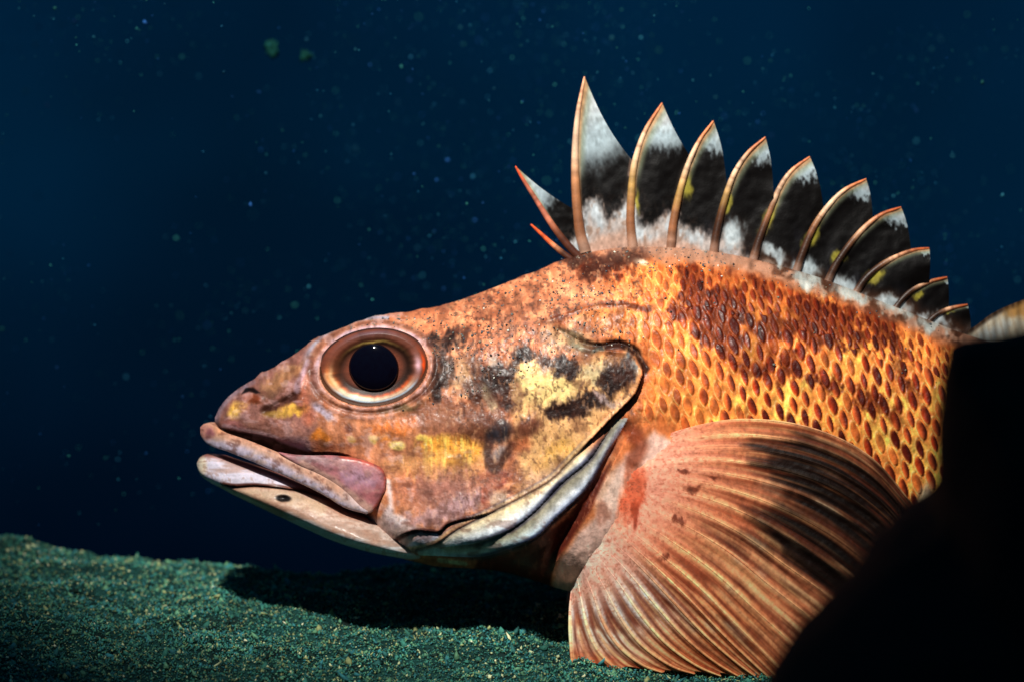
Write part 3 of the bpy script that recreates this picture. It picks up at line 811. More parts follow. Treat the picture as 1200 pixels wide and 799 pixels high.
# ---- eye
def make_eye():
    n, m = 96, 56
    rr = np.linspace(0.0, 1.06, m); aa = np.linspace(0, 2 * np.pi, n, endpoint=False)
    R, A = np.meshgrid(rr, aa, indexing='ij')
    rot = math.radians(-7)
    u = R * np.cos(A) * EYR[0]; v = R * np.sin(A) * EYR[1]
    px = EYC[0] + u * math.cos(rot) - v * math.sin(rot); py = EYC[1] + u * math.sin(rot) + v * math.cos(rot)
    base = float(body_depth(np.array([EYC[0]]), np.array([EYC[1]]), rel=False)[0])
    prof = np.interp(R, [0, .42, .50, .62, .80, .90, .97, 1.02, 1.06], [-4, -5, -5, -4.4, -0.2, -0.2, -2.5, -6, -14])
    tilt = -0.05 * (px - EYC[0]) - 0.06 * (py - EYC[1])
    d = base + 2 + prof - 0.0 * tilt + np.interp(px, [370, 438, 505], [-9, 0, 4])
    P = Paint(px, py, (124, 72, 54))
    P.wx *= .3; P.wy *= .3
    st = fbm(np.cos(A) * 22, np.sin(A) * 22 + R * 2, 1.6, 1.6, 3, 201); wob = fbm(np.cos(A) * 2, np.sin(A) * 2, .9, .9, 2, 207)
    dirr = np.degrees(np.arctan2(v, u))         # 90 = down
    low = smooth(10, 35, dirr) * (1 - smooth(165, 200, np.where(dirr < -90, dirr + 360, dirr)))
    low2 = smooth(0, 22, dirr) * (dirr < 62)
    Rw = R + .02 * st + .022 * wob
    P.mix(np.exp(-((Rw - .66) / .10) ** 2), (44, 26, 18), .9)
    P.mix(np.exp(-((Rw - .755) / .05) ** 2) * low * (.6 + .5 * st), (226, 100, 32), .95)
    P.mix(np.exp(-((Rw - .83) / (.045 + .03 * np.exp(-((dirr - 128) / 34) ** 2))) ** 2) * low * (.55 + .45 * np.exp(-((dirr - 120) / 48) ** 2)), (255, 248, 222), 1.0)
    P.mix(np.exp(-((Rw - .90) / .035) ** 2) * low, (196, 220, 236), .9)
    P.mix(np.exp(-((Rw - .97) / .035) ** 2) * low, (88, 66, 70), .8)
    tl = np.exp(-((np.where(dirr < -90, dirr + 360, dirr) - 172) / 16) ** 2)
    P.mix(np.exp(-((Rw - .88) / .06) ** 2) * tl, (250, 160, 90), .8)
    P.mix(np.exp(-((Rw - .80) / .05) ** 2) * tl, (255, 226, 170), .8)
    rt = np.exp(-((dirr - 2) / 13) ** 2)
    P.mix(np.exp(-((Rw - .84) / .07) ** 2) * rt, (216, 180, 190), .95)
    P.mix(np.exp(-((Rw - .945) / .03) ** 2) * rt, (244, 92, 30), .95)
    upm = np.exp(-((dirr + 88) / 48) ** 2)
    P.mix(np.exp(-((Rw - .70) / .035) ** 2) * upm, (216, 190, 110), .85)
    P.mix(np.exp(-((Rw - .83) / .07) ** 2) * upm, (92, 58, 46), .8)
    P.mix(np.exp(-((Rw - .93) / .06) ** 2) * upm, (110, 84, 96), .8)
    P.mix(np.exp(-((Rw - .70) / .10) ** 2) * np.exp(-((np.abs(dirr) - 180) / 26) ** 2), (120, 70, 44), .6)
    P.mix(smooth(1.0, 1.05, R), (60, 44, 40), 1)
    P.c *= (1 + .16 * st)[..., None]
    V = at(px, py, -d * K)
    F = grid_faces(m, n, wrap=True)
    eye = part('eye', V, F, M_EYE, ink(P.c))
    # pupil: a round black lens standing out of the iris
    m2 = 30
    r2 = np.linspace(0, 1, m2); R2, A2 = np.meshgrid(r2, aa, indexing='ij')
    wp = 1 + .025 * np.sin(2 * A2 + .7) + .012 * np.sin(3 * A2)
    px = 438 + R2 * wp * np.cos(A2) * 29.5; py = 430.5 + R2 * wp * np.sin(A2) * 29
    d2 = base + 2 + np.interp(px, [370, 438, 505], [-9, 0, 4]) + 8.0 * np.sqrt(np.clip(1.02 - R2 ** 2, 0, 2)) - 4.0 - 4 * smooth(.93, 1, R2)
    pu = part('pupil', at(px, py, -d2 * K), F[: (m2 - 1) * n], M_PUPIL, None, eye)
    e2 = mirror(eye); p2 = pu.copy(); sc.collection.objects.link(p2); p2.parent = e2
    return eye
make_eye()

# ---- spiny dorsal fin
SPINES = [  # base -> tip, base radius, depth offset
    ([(684, 314), (664, 300), (648, 287), (635, 275), (622, 263)], 4.2),
    ([(694, 314), (673, 296), (650, 268), (628, 234), (612, 209), (604, 195)], 5.2),
    ([(686, 296), (679, 268), (675, 225), (674, 180), (677, 135), (685, 90)], 7.0),
    ([(742, 292), (739, 262), (740, 225), (744, 190), (756, 154), (776, 121)], 6.0),
    ([(786, 292), (789, 262), (796, 228), (806, 194), (819, 166), (836, 142)], 5.6),
    ([(836, 298), (840, 272), (849, 236), (860, 205), (876, 180), (897, 161)], 5.4),
    ([(882, 308), (890, 280), (902, 248), (914, 220), (928, 200), (949, 184)], 5.4),
    ([(932, 322), (941, 296), (954, 266), (972, 240), (991, 222), (1015, 210)], 5.2),
    ([(968, 336), (980, 310), (998, 284), (1016, 264), (1034, 251), (1056, 243)], 5.0),
    ([(1000, 348), (1015, 326), (1034, 310), (1054, 299), (1072, 293), (1089, 291)], 4.6),
    ([(1046, 366), (1058, 350), (1072, 338), (1090, 330), (1110, 325)], 4.0),
    ([(1084, 382), (1096, 370), (1112, 362), (1134, 357)], 3.4)]
MEET = [None, (669, 246), (741, 190), (803, 180), (853, 222), (909, 232), (968, 246), (1026, 258), (1070, 294), (1090, 331), (1112, 363), (1140, 386)]

def tube(pts3, rad, seg=10):
    p = np.asarray(pts3); n = len(p)
    tan = np.gradient(p, axis=0); tan /= np.linalg.norm(tan, axis=1)[:, None]
    up = np.array([0, 1.0, 0]); a = np.cross(tan, up); a /= np.linalg.norm(a, axis=1)[:, None] + 1e-9
    b = np.cross(tan, a)
    th = np.linspace(0, 2 * np.pi, seg, endpoint=False)
    V = p[:, None] + rad[:, None, None] * (np.cos(th)[None, :, None] * a[:, None] + np.sin(th)[None, :, None] * b[:, None])
    return V, grid_faces(n, seg, wrap=True)

def spine_paint(px, py, t, k):
    P = Paint(px, py, (150, 104, 74))
    P.mix(smooth(.15, .5, t), (184, 132, 92), .8)
    P.mix(smooth(.4, .6, t) * (1 - smooth(.75, .95, t)), (240, 210, 180), .85)
    P.mix(smooth(.72, .97, t), (226, 140, 90), .9)
    if k < 2: P.mix(1 - smooth(.3, .55, t), (84, 48, 36), .9)
    if k in (0,): P.mix(smooth(.4, .7, t), (206, 92, 46), .9)
    if k == 1: P.mix(smooth(.3, .6, t), (176, 100, 80), .8); P.mix(smooth(.8, 1, t), (220, 92, 50), .9)
    if k == 2: P.mix(smooth(.3, .7, t), (214, 184, 160), .6)
    if k in (3, 4, 5): P.mix(np.exp(-((t - .42) / .12) ** 2), (178, 162, 92), .5)
    if k >= 5: P.mix(1 - smooth(.18, .52, t), (64, 40, 27), .95)
    if k >= 8: P.mix(1 - smooth(.3, .62, t), (60, 38, 26), .9); P.mix(smooth(.4, .95, t), (178, 92, 48), .7)
    if k > 1: P.mix(1 - smooth(.04, .16, t), (170, 140, 124), .8)
    P.mix(smooth(.1, .5, fbm(px, py, 3, 9, 3, 217 + k)), (112, 74, 52), .4)
    P.c *= (1 + .2 * fbm(px, py, 4, 7, 3, 211 + k))[..., None]
    return ink(P.c)

DARKB = [(640, 292), (668, 286), (680, 266), (689, 238), (701, 238), (712, 256), (728, 242), (741, 230), (750, 262), (766, 262), (788, 248), (800, 264), (830, 274), (840, 282), (850, 266), (862, 272), (872, 298), (900, 308), (926, 316), (940, 332),
         (962, 334), (985, 346), (1012, 352), (1060, 362), (1070, 374), (1100, 384), (1140, 396)]
YSPOT = [(806, 222, 5, 14, 12), (854, 240, 4, 9, 20), (900, 258, 7, 18, 26), (951, 276, 6, 16, 24), (986, 304, 8, 8, 0), (1024, 321, 10, 7, -15), (1076, 346, 6, 4, 0), (1113, 366, 5, 3, 0), (746, 236, 3, 12, 0)]
TIPW = {1: 62, 2: 108, 3: 56, 4: 40, 5: 30, 6: 27, 7: 25, 8: 22, 9: 10, 10: 7, 11: 4}
YSH = lambda u: 4.0 * np.sin(np.pi * u)
for k, (pl, r0) in enumerate(SPINES):
    c = catmull(pl, 60); t = np.linspace(0, 1, 60)
    lean = 3.0 * math.sin(k * 1.7)
    rad = (r0 * 0.86 * (1 - t) ** 0.7 + 0.9) * K
    V, F = tube(at(c[:, 0], c[:, 1], (-(2.0 + lean * t)) * K), rad)
    col = spine_paint(np.repeat(c[:, :1], 10, 1), np.repeat(c[:, 1:], 10, 1), np.repeat(t[:, None], 10, 1), k)
    part('dorsal_spine', V, F, M_SPINE, col)
for k in range(1, 12):
    A = np.array(SPINES[k][0], float)
    B = np.array(SPINES[k + 1][0], float) if k < 11 else np.array([(1122, 396), (1132, 392), (1140, 386)], float)
    nv = max(40, int(np.abs(A[-1] - A[0]).sum() / 1.3)); nu = 46
    ca = catmull(A, nv)
    cb = catmull(B, 200)
    iM = np.argmin(((cb - np.array(MEET[k])) ** 2).sum(1))
    cb = cb[:max(iM, 3) + 1]
    cb = catmull(cb[::max(1, len(cb) // 8)], nv)
    u = np.linspace(0, 1, nu); v = np.linspace(0, 1, nv)
    g = ca[None] * (1 - u[:, None, None]) + cb[None] * u[:, None, None]
    # concave free edge
    Lm = np.linalg.norm(ca[-1] - cb[-1])
    sag = (0.05 if k in (2,) else 0.03 if k < 4 else -0.06) * Lm
    e_ = (v ** 3)[None] * (np.sin(np.pi * u))[:, None] * sag
    px = g[..., 0] - e_ * 0.5; py = g[..., 1] + e_
    yo = 2.0 + 3.0 * math.sin(k * 1.7) * v[None] + (3.5 * np.sin(np.pi * u)[:, None] * math.cos(k * 2.1) + 0.35 * np.sin(u * 9 + k)[:, None]) * (v[None] * .7 + .3) + 1.0 * fbm(px, py, 14, 14, 2, 230)
    P = Paint(px, py, (7, 5, 5))
    d, tt, s = pdist(px + P.wx * 3, py + P.wy * 4, DARKB)
    low = np.where(s > 0, d, -d)
    brown = smooth(-26, -2, low)
    P.mix(smooth(840, 930, px) * brown, (74, 44, 28), .85)
    P.mix((1 - smooth(840, 900, px)) * brown * smooth(0, .7, P.fine + .3), (60, 48, 42), .5)
    P.mix(smooth(.4, .9, u)[:, None] * (1 - smooth(.3, .7, v))[None] * smooth(-.2, .5, P.wx), (34, 34, 42), .6)
    tip = A[-1]
    dt = np.hypot(px - tip[0], (py - tip[1])) + 6 * P.wx + 4 * P.fine
    tw = TIPW[k]
    if k == 2: dt = (py - tip[1]) + 0.35 * (px - 690) + 8 * P.wx + 4 * P.fine
    P.mix(1 - smooth(tw * .72, tw * 1.18, dt + 5 * P.fine), (184, 204, 212), .9)
    P.mix((1 - smooth(tw * .2, tw * .7, dt)), (214, 206, 202), .55)
    P.mix((1 - smooth(tw * .6, tw * .95, dt)) * smooth(.15, .5, fbm(px, py, 6, 14, 3, 241)), (150, 160, 160), .4)
    # pale line behind the spine
    P.mix((1 - smooth(.10, .24, u + .06 * P.wx.mean(1)))[:, None] * smooth(.35, .6, v)[None], (136, 146, 118), .65)
    P.mix((1 - smooth(.05, .13, u))[:, None] * smooth(.1, .3, v)[None], (190, 140, 96), .85)
    P.mix(smooth(.86, .97, u)[:, None] * (1 - smooth(.75, 1.0, v))[None] * (k < 6), (120, 104, 90), .5)
    if k <= 2: P.mix((u > .93)[:, None] * (v[None] > .8) + 0.0, (190, 150, 130), .4)
    m = smooth(-7, 8, low + 3 * P.fine)
    P.mix(m, (176, 150, 136), .95)
    P.mix(m * (1 - smooth(840, 900, px)) * (.45 + .55 * smooth(-.4, .3, fbm(px, py, 9, 22, 3, 237))), (190, 204, 212), .85)
    P.mix(m * smooth(.25, .5, fbm(px, py, 6, 10, 2, 239)), (128, 92, 70), .5)
    P.mix(m * smooth(870, 930, px) * smooth(-.3, .3, fbm(px, py, 20, 14, 2, 233)), (198, 190, 172), .7)
    for cx, cy, rx, ry, rt_ in ((858, 274, 12, 16, 10), (905, 296, 14, 8, 20), (942, 318, 16, 12, 20), (992, 338, 20, 10, 15), (1044, 356, 20, 9, 15), (1092, 376, 20, 8, 12)):
        P.blob(cx, cy, rx, ry, rt_, (196, 212, 218), .85, .5, 1.1)
    for ys_ in YSPOT: P.blob(*ys_[:4], ys_[4], (176, 164, 62), .85, .6, 1.0)
    P.mix(smooth(12, 26, low), (186, 148, 128), .9)
    P.c *= (1 + .18 * P.fine + .08 * fbm(px, py, 4, 10, 2, 235))[..., None]
    part('fin_membrane', at(px, py, -yo * K), grid_faces(nu, nv), M_FIN, lin(np.clip(P.c, 4, 255)))

# ---- soft dorsal fin running on behind the rock
SA = [(1118, 396), (1140, 384), (1165, 366), (1200, 351), (1240, 340), (1290, 345), (1330, 380)]
SB = [(1118, 404), (1150, 410), (1190, 424), (1230, 436), (1270, 448), (1300, 458), (1335, 470)]
n = 130; m = 40
a = catmull(SA, n); b = catmull(SB, n); f = np.linspace(0, 1, m)
pts = a[:, None] * (1 - f[None, :, None]) + b[:, None] * f[None, :, None]
px, py = pts[..., 0], pts[..., 1]
P = Paint(px, py, (206, 196, 172))
P.mix((1 - smooth(2, 9, py - np.interp(px, a[:, 0], a[:, 1]))), (44, 28, 20), .9)
P.blob(1192, 366, 14, 10, -20, (190, 132, 60), .8, .5); P.blob(1160, 392, 24, 8, -25, (196, 206, 206), .8, .5); P.blob(1190, 352, 14, 8, -20, (50, 34, 24), .9, .5)
P.mix(smooth(.2, .6, np.sin(px * .8 - py * .2)), (150, 120, 90), .25)
part('soft_dorsal_fin', at(px, py, -(2 + 1.2 * np.sin(px * .45)) * K), grid_faces(n, m), M_FIN, lin(np.clip(P.c, 4, 255)))

# ---- tail fin, out beyond the rock
n, m = 60, 40
tt = np.linspace(0, 1, n); ff = np.linspace(-1, 1, m)
T_, F_ = np.meshgrid(tt, ff, indexing='ij')
px = 1405 + 190 * T_ * (1 - .12 * F_ ** 2 * -1); py = 510 + F_ * (34 + 95 * T_)
P = Paint(px, py, (150, 90, 60)); P.mix(smooth(0, .5, np.sin(F_ * 40)), (90, 50, 34), .6); P.mix(smooth(-.1, .4, P.wx), (190, 150, 120), .5)
part('tail_fin', at(px, py, (1.5 * np.sin(F_ * 40) * T_) * K), grid_faces(n, m), M_FIN, lin(np.clip(P.c, 4, 255)))

# ---- pectoral fin
RAYS = [(0.0, [(742, 526), (800, 503), (870, 491), (950, 501), (1020, 535), (1079, 602)]),
        (0.2, [(738, 552), (810, 545), (890, 555), (965, 580), (1025, 620), (1070, 668)]),
        (0.4, [(728, 578), (790, 592), (860, 625), (920, 668), (970, 705), (1012, 745)]),
        (0.55, [(716, 602), (765, 640), (820, 685), (865, 730), (900, 765), (930, 797)]),
        (0.7, [(703, 630), (740, 665), (780, 710), (815, 747), (850, 776), (884, 798)]),
        (0.85, [(688, 658), (705, 692), (722, 727), (745, 757), (778, 780), (812, 791)]),
        (1.0, [(670, 688), (668, 712), (668, 736), (669, 756), (670, 770), (671, 783)])]
NRAY = 19
sk = np.array([r_[0] for r_ in RAYS]); rk = np.array([r_[1] for r_ in RAYS], float)   # (7,6,2)
def fin_plan(s, t):
    """plan point of the fin at s (top ray 0 .. bottom ray 1) and t (root 0 .. tip 1)"""
    s = np.asarray(s, float)
    ctrl = np.zeros((len(s), 6, 2))
    for j in range(6):
        for d_ in range(2):
            tab = np.c_[sk * 1000, rk[:, j, d_]]
            cc = catmull(tab, np.linspace(0, 1, 400)); ctrl[:, j, d_] = np.interp(s * 1000, cc[:, 0], cc[:, 1])
    return np.stack([catmull(ctrl[i], t) for i in range(len(s))])
def fin_depth(S, T):
    root = np.interp(S, SROOT, DROOT)
    tip = np.interp(S, [0, .3, .6, .8, 1.0], [146, 152, 146, 128, 108])
    return root + (tip - root) * (1 - (1 - T) ** 1.6)
SROOT = np.linspace(0, 1, 40)
_rp = fin_plan(SROOT, np.linspace(0, 1, 50))[:, 0]
DROOT = np.clip(body_depth(_rp[:, 0], _rp[:, 1], rel=False), 60, 200) - 1.5 - 7 * (1 - smooth(0, .22, SROOT))
ns, nt = (NRAY - 1) * 20 + 1, 240
s_ = np.linspace(0, 1, ns); t_ = np.linspace(0, 1, nt)
ph = s_ * (NRAY - 1); between = np.abs(np.sin(np.pi * ph))       # 1 in mid-membrane, 0 on a ray
jit = np.array([_hash(np.array([i]), np.array([3]), 4)[0] for i in range(NRAY + 1)])
ln_ = np.interp(ph, np.arange(NRAY + 1), 1 - .05 * jit)
plan = fin_plan(s_, t_)
# notch the edge between rays by shortening those lines
tipcut = ln_ - (0.02 + 0.06 * smooth(.5, .9, s_)) * between ** 1.5
tt2 = tipcut[:, None] * t_[None]
for i in range(ns):
    plan[i] = np.stack([np.interp(tt2[i], t_, plan[i, :, 0]), np.interp(tt2[i], t_, plan[i, :, 1])], -1)
S, T = np.meshgrid(s_, t_, indexing='ij'); T = tt2
PH = np.repeat(ph[:, None], nt, 1)
px, py = plan[..., 0], plan[..., 1]
fold = smooth(.10, .55, T)
dfin = fin_depth(S, T) + fold * (1.0 * np.cos(2 * np.pi * PH)) * (0.4 + 1.0 * S) + .55 * fold * smooth(.42, .6, T) * np.cos(4 * np.pi * PH) + 5 * fbm(S, T, .18, .5, 3, 301) * T + .4 * fbm(px, py, 6, 6, 2, 303)
def fin_paint(px, py, S, T, PH, bet):
    P = Paint(px, py, (220, 146, 106))
    n = fbm(S, T, .06, .35, 4, 311); n4 = fbm(PH, T * 6, .5, 1.2, 3, 313); n5 = fbm(PH, T * 10, .35, 2.2, 3, 315)
    P.mix(1 - smooth(.08, .40, T), (234, 168, 146), .9)
    P.mix((1 - smooth(0, .14, T)) * smooth(.5, .8, S), (240, 206, 192), .8)
    P.mix(smooth(-.2, .5, n4) * fold_(T), (230, 180, 128), .6)
    lowf = smooth(.55, .75, S)
    P.mix(lowf * np.exp(-((T - .40) / .22) ** 2) * smooth(.58, .66, S), (206, 210, 212), .95)
    P.mix(smooth(.74, .88, S) * smooth(.3, .5, T) * (1 - smooth(.75, .95, T)), (208, 200, 186), .8)
    P.mix(lowf * smooth(.6, .9, T), (204, 98, 56), .8)
    P.mix(smooth(.4, .6, S) * smooth(.35, .7, T) * (1 - smooth(.8, .9, S)), (206, 122, 72), .6)
    st = smooth(-.25, .25, fbm(PH, T * 5, .28, 1.6, 3, 331))
    # smoky field over the outer upper half
    sf = 1 - smooth(-20, 20, 30 * fbm(PH, T * 2, .8, 1.6, 3, 351) + sdpoly(px + P.wx * 8, py + P.wy * 6, [(872, 506), (950, 506), (1040, 548), (1090, 610), (1080, 690), (1000, 720), (960, 700), (905, 645), (880, 606), (925, 585), (890, 550)]))
    P.mix(sf * (.55 + .45 * st), (52, 26, 16), .95)
    P.mix(sf * (1 - st) * .8, (112, 56, 28), .7)
    P.mix(smooth(1000, 1070, px + .5 * (py - 560)) * (1 - smooth(.3, .45, S)), (34, 18, 13), .6)
    rg = np.random.RandomState(77)
    for i_ in range(0, 13):
        for rep_ in range(2):
            c_ = i_ + .5 + rg.uniform(-.2, .2); a0 = rg.uniform(.36, .56) + .2 * rep_; a1 = a0 + rg.uniform(.14, .34); w_ = rg.uniform(.13, .24)
            P.mix(np.exp(-((PH - c_ - .25 * fbm(PH * 0 + i_, T, 1, .2, 2, 341)) / w_) ** 2) * smooth(a0, a0 + .08, T) * (1 - smooth(a1 - .1, a1, T)), (42, 22, 17), (.75 if i_ < 8 else .35))
    for i_ in range(0, 13):
        for rep_ in range(2):
            if rg.rand() < .3: continue
            c_ = i_ + rg.uniform(-.15, .3); a0 = rg.uniform(.3, .5) + .2 * rep_; a1 = a0 + rg.uniform(.07, .16); w_ = rg.uniform(.14, .26)
            P.mix(np.exp(-((PH - c_) / w_) ** 2) * smooth(a0, a0 + .05, T) * (1 - smooth(a1 - .06, a1, T)), (206, 186, 160), .8)
    dash = smooth(.12, .42, n5 + .25 * (bet - .5)) * smooth(.22, .4, T)
    P.mix(dash * (1 - smooth(.5, .62, S)), (90, 44, 28), .4)
    P.mix(dash * smooth(.5, .62, S), (150, 74, 48), .4)
    P.mix(smooth(.3, .55, -n5) * smooth(.2, .4, T), (222, 176, 120), .45)
    f2_ = np.abs(np.cos(np.pi * PH * 2)); fork = smooth(.42, .6, T)
    gap = np.where(fork > 0, bet * (1 - fork) + (1 - f2_) ** .5 * fork * .9, bet)
    P.mix(smooth(.62, 1.0, gap) * fold_(T) * (.45 + .55 * smooth(.42, .58, S)), (112, 50, 32), .8)
    P.mix(smooth(.55, .05, gap) * smooth(.15, .4, T) * (1 - .7 * sf), (244, 200, 150), .55)
    P.blob(745, 598, 5, 18, 8, (130, 50, 32), .75, .6); P.blob(740, 572, 12, 34, 10, (206, 96, 60), .7, .6)
    for b_ in ((812, 572, 9, 5, 0), (800, 553, 6, 3, 0), (835, 555, 7, 3, 0), (795, 612, 8, 5, 30), (782, 652, 6, 4, 40)): P.blob(*b_, (96, 46, 32), .75, .5)
    P.mix(smooth(.2, .5, fbm(px, py, 4.0, 3.0, 2, 319)), (110, 74, 58), .2)
    f4_ = np.abs(np.cos(np.pi * PH * 4)); fork2 = smooth(.62, .8, T)
    PHw = PH + .10 * fbm(PH, T * 4, 1.0, 1.0, 2, 345)
    fine_l = np.cos(2 * np.pi * PHw * 2) * (1 - fork2) + np.cos(2 * np.pi * PHw * 4) * fork2
    br = smooth(-.3, .4, fbm(PH, T * 5, .7, .9, 2, 347))
    P.mix(smooth(.15, .95, fine_l) * smooth(.25, .45, T) * br, (246, 204, 156), .38)
    P.mix(smooth(.15, .95, -fine_l) * smooth(.25, .45, T), (94, 44, 28), .38)
    P.mix(smooth(.28, .5, fbm(px, py, 2.6, 2.6, 2, 349)) * (1 - smooth(.3, .6, T)), (150, 84, 62), .35)
    sk_ = fbm(PH, T * 3, .16, 1.4, 3, 343)
    P.mix(smooth(.1, .45, sk_) * fold_(T), (226, 178, 128), .35); P.mix(smooth(.1, .45, -sk_) * fold_(T), (150, 78, 50), .35)
    P.c *= (1.14 * (1 + .10 * P.fine + .14 * n) * (1 - .62 * sf * (.4 + .6 * st)))[..., None]
    return ink(P.c)
def fold_(T): return smooth(.08, .4, T)
fin = part('pectoral_fin', at(px, py, -dfin * K), grid_faces(ns, nt), M_FIN, fin_paint(px, py, S, T, PH, np.repeat(between[:, None], nt, 1)))
fin['label'] = 'fanned pectoral fin with pink base and smoky brown streaks'
ray_objs = []
for i in range(NRAY):
    ii = i * 20
    seg = 8
    V, F = tube(at(px[ii], py[ii], -(dfin[ii] - .55) * K), (np.interp(t_, [0, .12, .5, .9, 1], [.3, .7, 1.5, 1.2, .6]) * (.7 + .7 * (i / 18) ** 2)) * K, seg)
    bet0 = np.zeros((nt, seg))
    q = lambda a_: np.repeat(a_[:, None], seg, 1)
    c_ = fin_paint(q(px[ii]), q(py[ii]), q(S[ii]), q(T[ii]), q(PH[ii]), bet0)
    ray_objs.append(part('fin_ray', V, F, M_FIN, c_ * 1.08, fin))
f2 = mirror(fin)
for r_ in ray_objs:
    c = r_.copy(); sc.collection.objects.link(c); c.parent = f2

# ---- grains of silt lying on the crown and nape
def ico():
    p = (1 + 5 ** .5) / 2
    v = np.array([(-1, p, 0), (1, p, 0), (-1, -p, 0), (1, -p, 0), (0, -1, p), (0, 1, p), (0, -1, -p), (0, 1, -p), (p, 0, -1), (p, 0, 1), (-p, 0, -1), (-p, 0, 1)], float)
    v /= np.linalg.norm(v, axis=1)[:, None]
    f = np.array([(0, 11, 5), (0, 5, 1), (0, 1, 7), (0, 7, 10), (0, 10, 11), (1, 5, 9), (5, 11, 4), (11, 10, 2), (10, 7, 6), (7, 1, 8), (3, 9, 4), (3, 4, 2), (3, 2, 6), (3, 6, 8), (3, 8, 9), (4, 9, 5), (2, 4, 11), (6, 2, 10), (8, 6, 7), (9, 8, 1)])
    return v, f
IV, IF = ico()
OV = np.array([(1, 0, 0), (-1, 0, 0), (0, 1, 0), (0, -1, 0), (0, 0, 1), (0, 0, -1)], float)
OF = np.array([(0, 2, 4), (2, 1, 4), (1, 3, 4), (3, 0, 4), (2, 0, 5), (1, 2, 5), (3, 1, 5), (0, 3, 5)])
def grains(pos, size, cols, squash=1.0, rng=RNG, small=False):
    bv, bf_ = (OV, OF) if small else (IV, IF)
    n = len(pos); m = len(bv)
    sh = np.clip(1 + .4 * rng.randn(n, m, 1), .35, 2.0)
    off = bv[None] * sh * size[:, None, None] * (np.array([1, 1, squash]) if np.isscalar(squash) else np.stack([np.ones(n), np.ones(n), squash], -1)[:, None])
    if small:                                     # lean and turn every grain its own way
        a = rng.rand(n) * 6.283; c_, s_n = np.cos(a)[:, None], np.sin(a)[:, None]
        off = np.stack([off[..., 0] * c_ - off[..., 1] * s_n, off[..., 0] * s_n + off[..., 1] * c_, off[..., 2]], -1)
        off[..., :2] += off[..., 2:] * rng.randn(n, 1, 2) * .5
    V = pos[:, None] + off
    F = (bf_[None] + m * np.arange(n)[:, None, None]).reshape(-1, 3)
    return V.reshape(-1, 3), F, np.repeat(cols, m, 0)
gp = []
while len(gp) < 850:
    x = RNG.uniform(395, 1110); y = topf(np.array([x]))[0] + RNG.uniform(-1, 120) ** 1.0
    w_ = 1.0
    dy = y - topf(np.array([x]))[0]
    if x > 740 and dy > 30: w_ = .12
    if x > 850: w_ = min(w_, .25 if dy < 24 else .05)
    if eye_r(np.array([x]), np.array([y]))[0][0] < 1.12: continue
    if x < 500 and dy > 22: w_ = .35 if 1.12 < eye_r(np.array([x]), np.array([y]))[0][0] < 1.35 else 0.04
    if dy > 70: w_ *= .45
    cl = 0.5 + 0.9 * float(fbm(np.array([x]), np.array([y]), 26, 20, 2, 401)[0])
    if RNG.rand() < w_ * max(.08, cl): gp.append((x, y))
gp = np.array(gp)
gd = body_depth(gp[:, 0], gp[:, 1])
gs = (0.55 + 0.95 * RNG.rand(len(gp)) ** 2.5) * K
pal = lin(np.array([(70, 78, 84), (98, 104, 100), (128, 118, 98), (46, 40, 40), (222, 220, 204)]))
gc_ = pal[RNG.choice(5, len(gp), p=[.34, .26, .18, .17, .05])]
V, F, C = grains(at(gp[:, 0], gp[:, 1], -(gd + .5) * K), gs, gc_)
silt = part('silt_grains', V, F, M_GRAIN, C); silt['kind'] = 'stuff'

# ------------------------------------------------------------------ algal turf: grains and tufts standing on the ledge
def turf(n, xr, yr, smin, smax, seed, name, lift):
    rng = np.random.RandomState(seed)
    x = rng.uniform(*xr, n); y = rng.uniform(*yr, n)
    z = ground_z(x, y)
    cl = fbm(x, y, .010, .010, 3, 37)
    s = smin + (smax - smin) * rng.rand(n) ** 2.4
    hgt = lift * (0.4 + rng.rand(n) ** 2) * (0.7 + 0.8 * np.clip(cl, -.3, 1))
    pal = lin(np.array([(50, 108, 94), (38, 84, 80), (80, 122, 92), (126, 134, 90), (44, 102, 106), (18, 38, 32), (176, 184, 140)]))
    c = pal[rng.choice(7, n, p=[.28, .2, .17, .08, .13, .11, .03])] * (1.4 + .9 * rng.rand(n))[:, None] * (1 + .7 * cl)[:, None]
    pos = np.stack([x, y, z + hgt], -1)
    return pos, s, np.clip(c, .003, 1)
pa, sa, ca_ = turf(140000, (-0.18, 0.09), (-0.11, 0.115), 0.00018, 0.00050, 5, 'a', 0.0008)
pb, sb, cb_ = turf(3000, (-0.18, 0.09), (-0.11, 0.112), 0.0005, 0.0013, 6, 'b', 0.0008)
V, F, C = grains(np.vstack([pa, pb]), np.r_[sa, sb], np.vstack([ca_, cb_]), np.random.RandomState(8).uniform(.6, 1.5, len(pa) + len(pb)), np.random.RandomState(9), True)
tf = link_mesh('algal_turf', V, F, M_TURF, col=C)
tf['kind'] = 'stuff'; tf['label'] = 'granular green algal turf covering the rock ledge'; tf['category'] = 'algae'

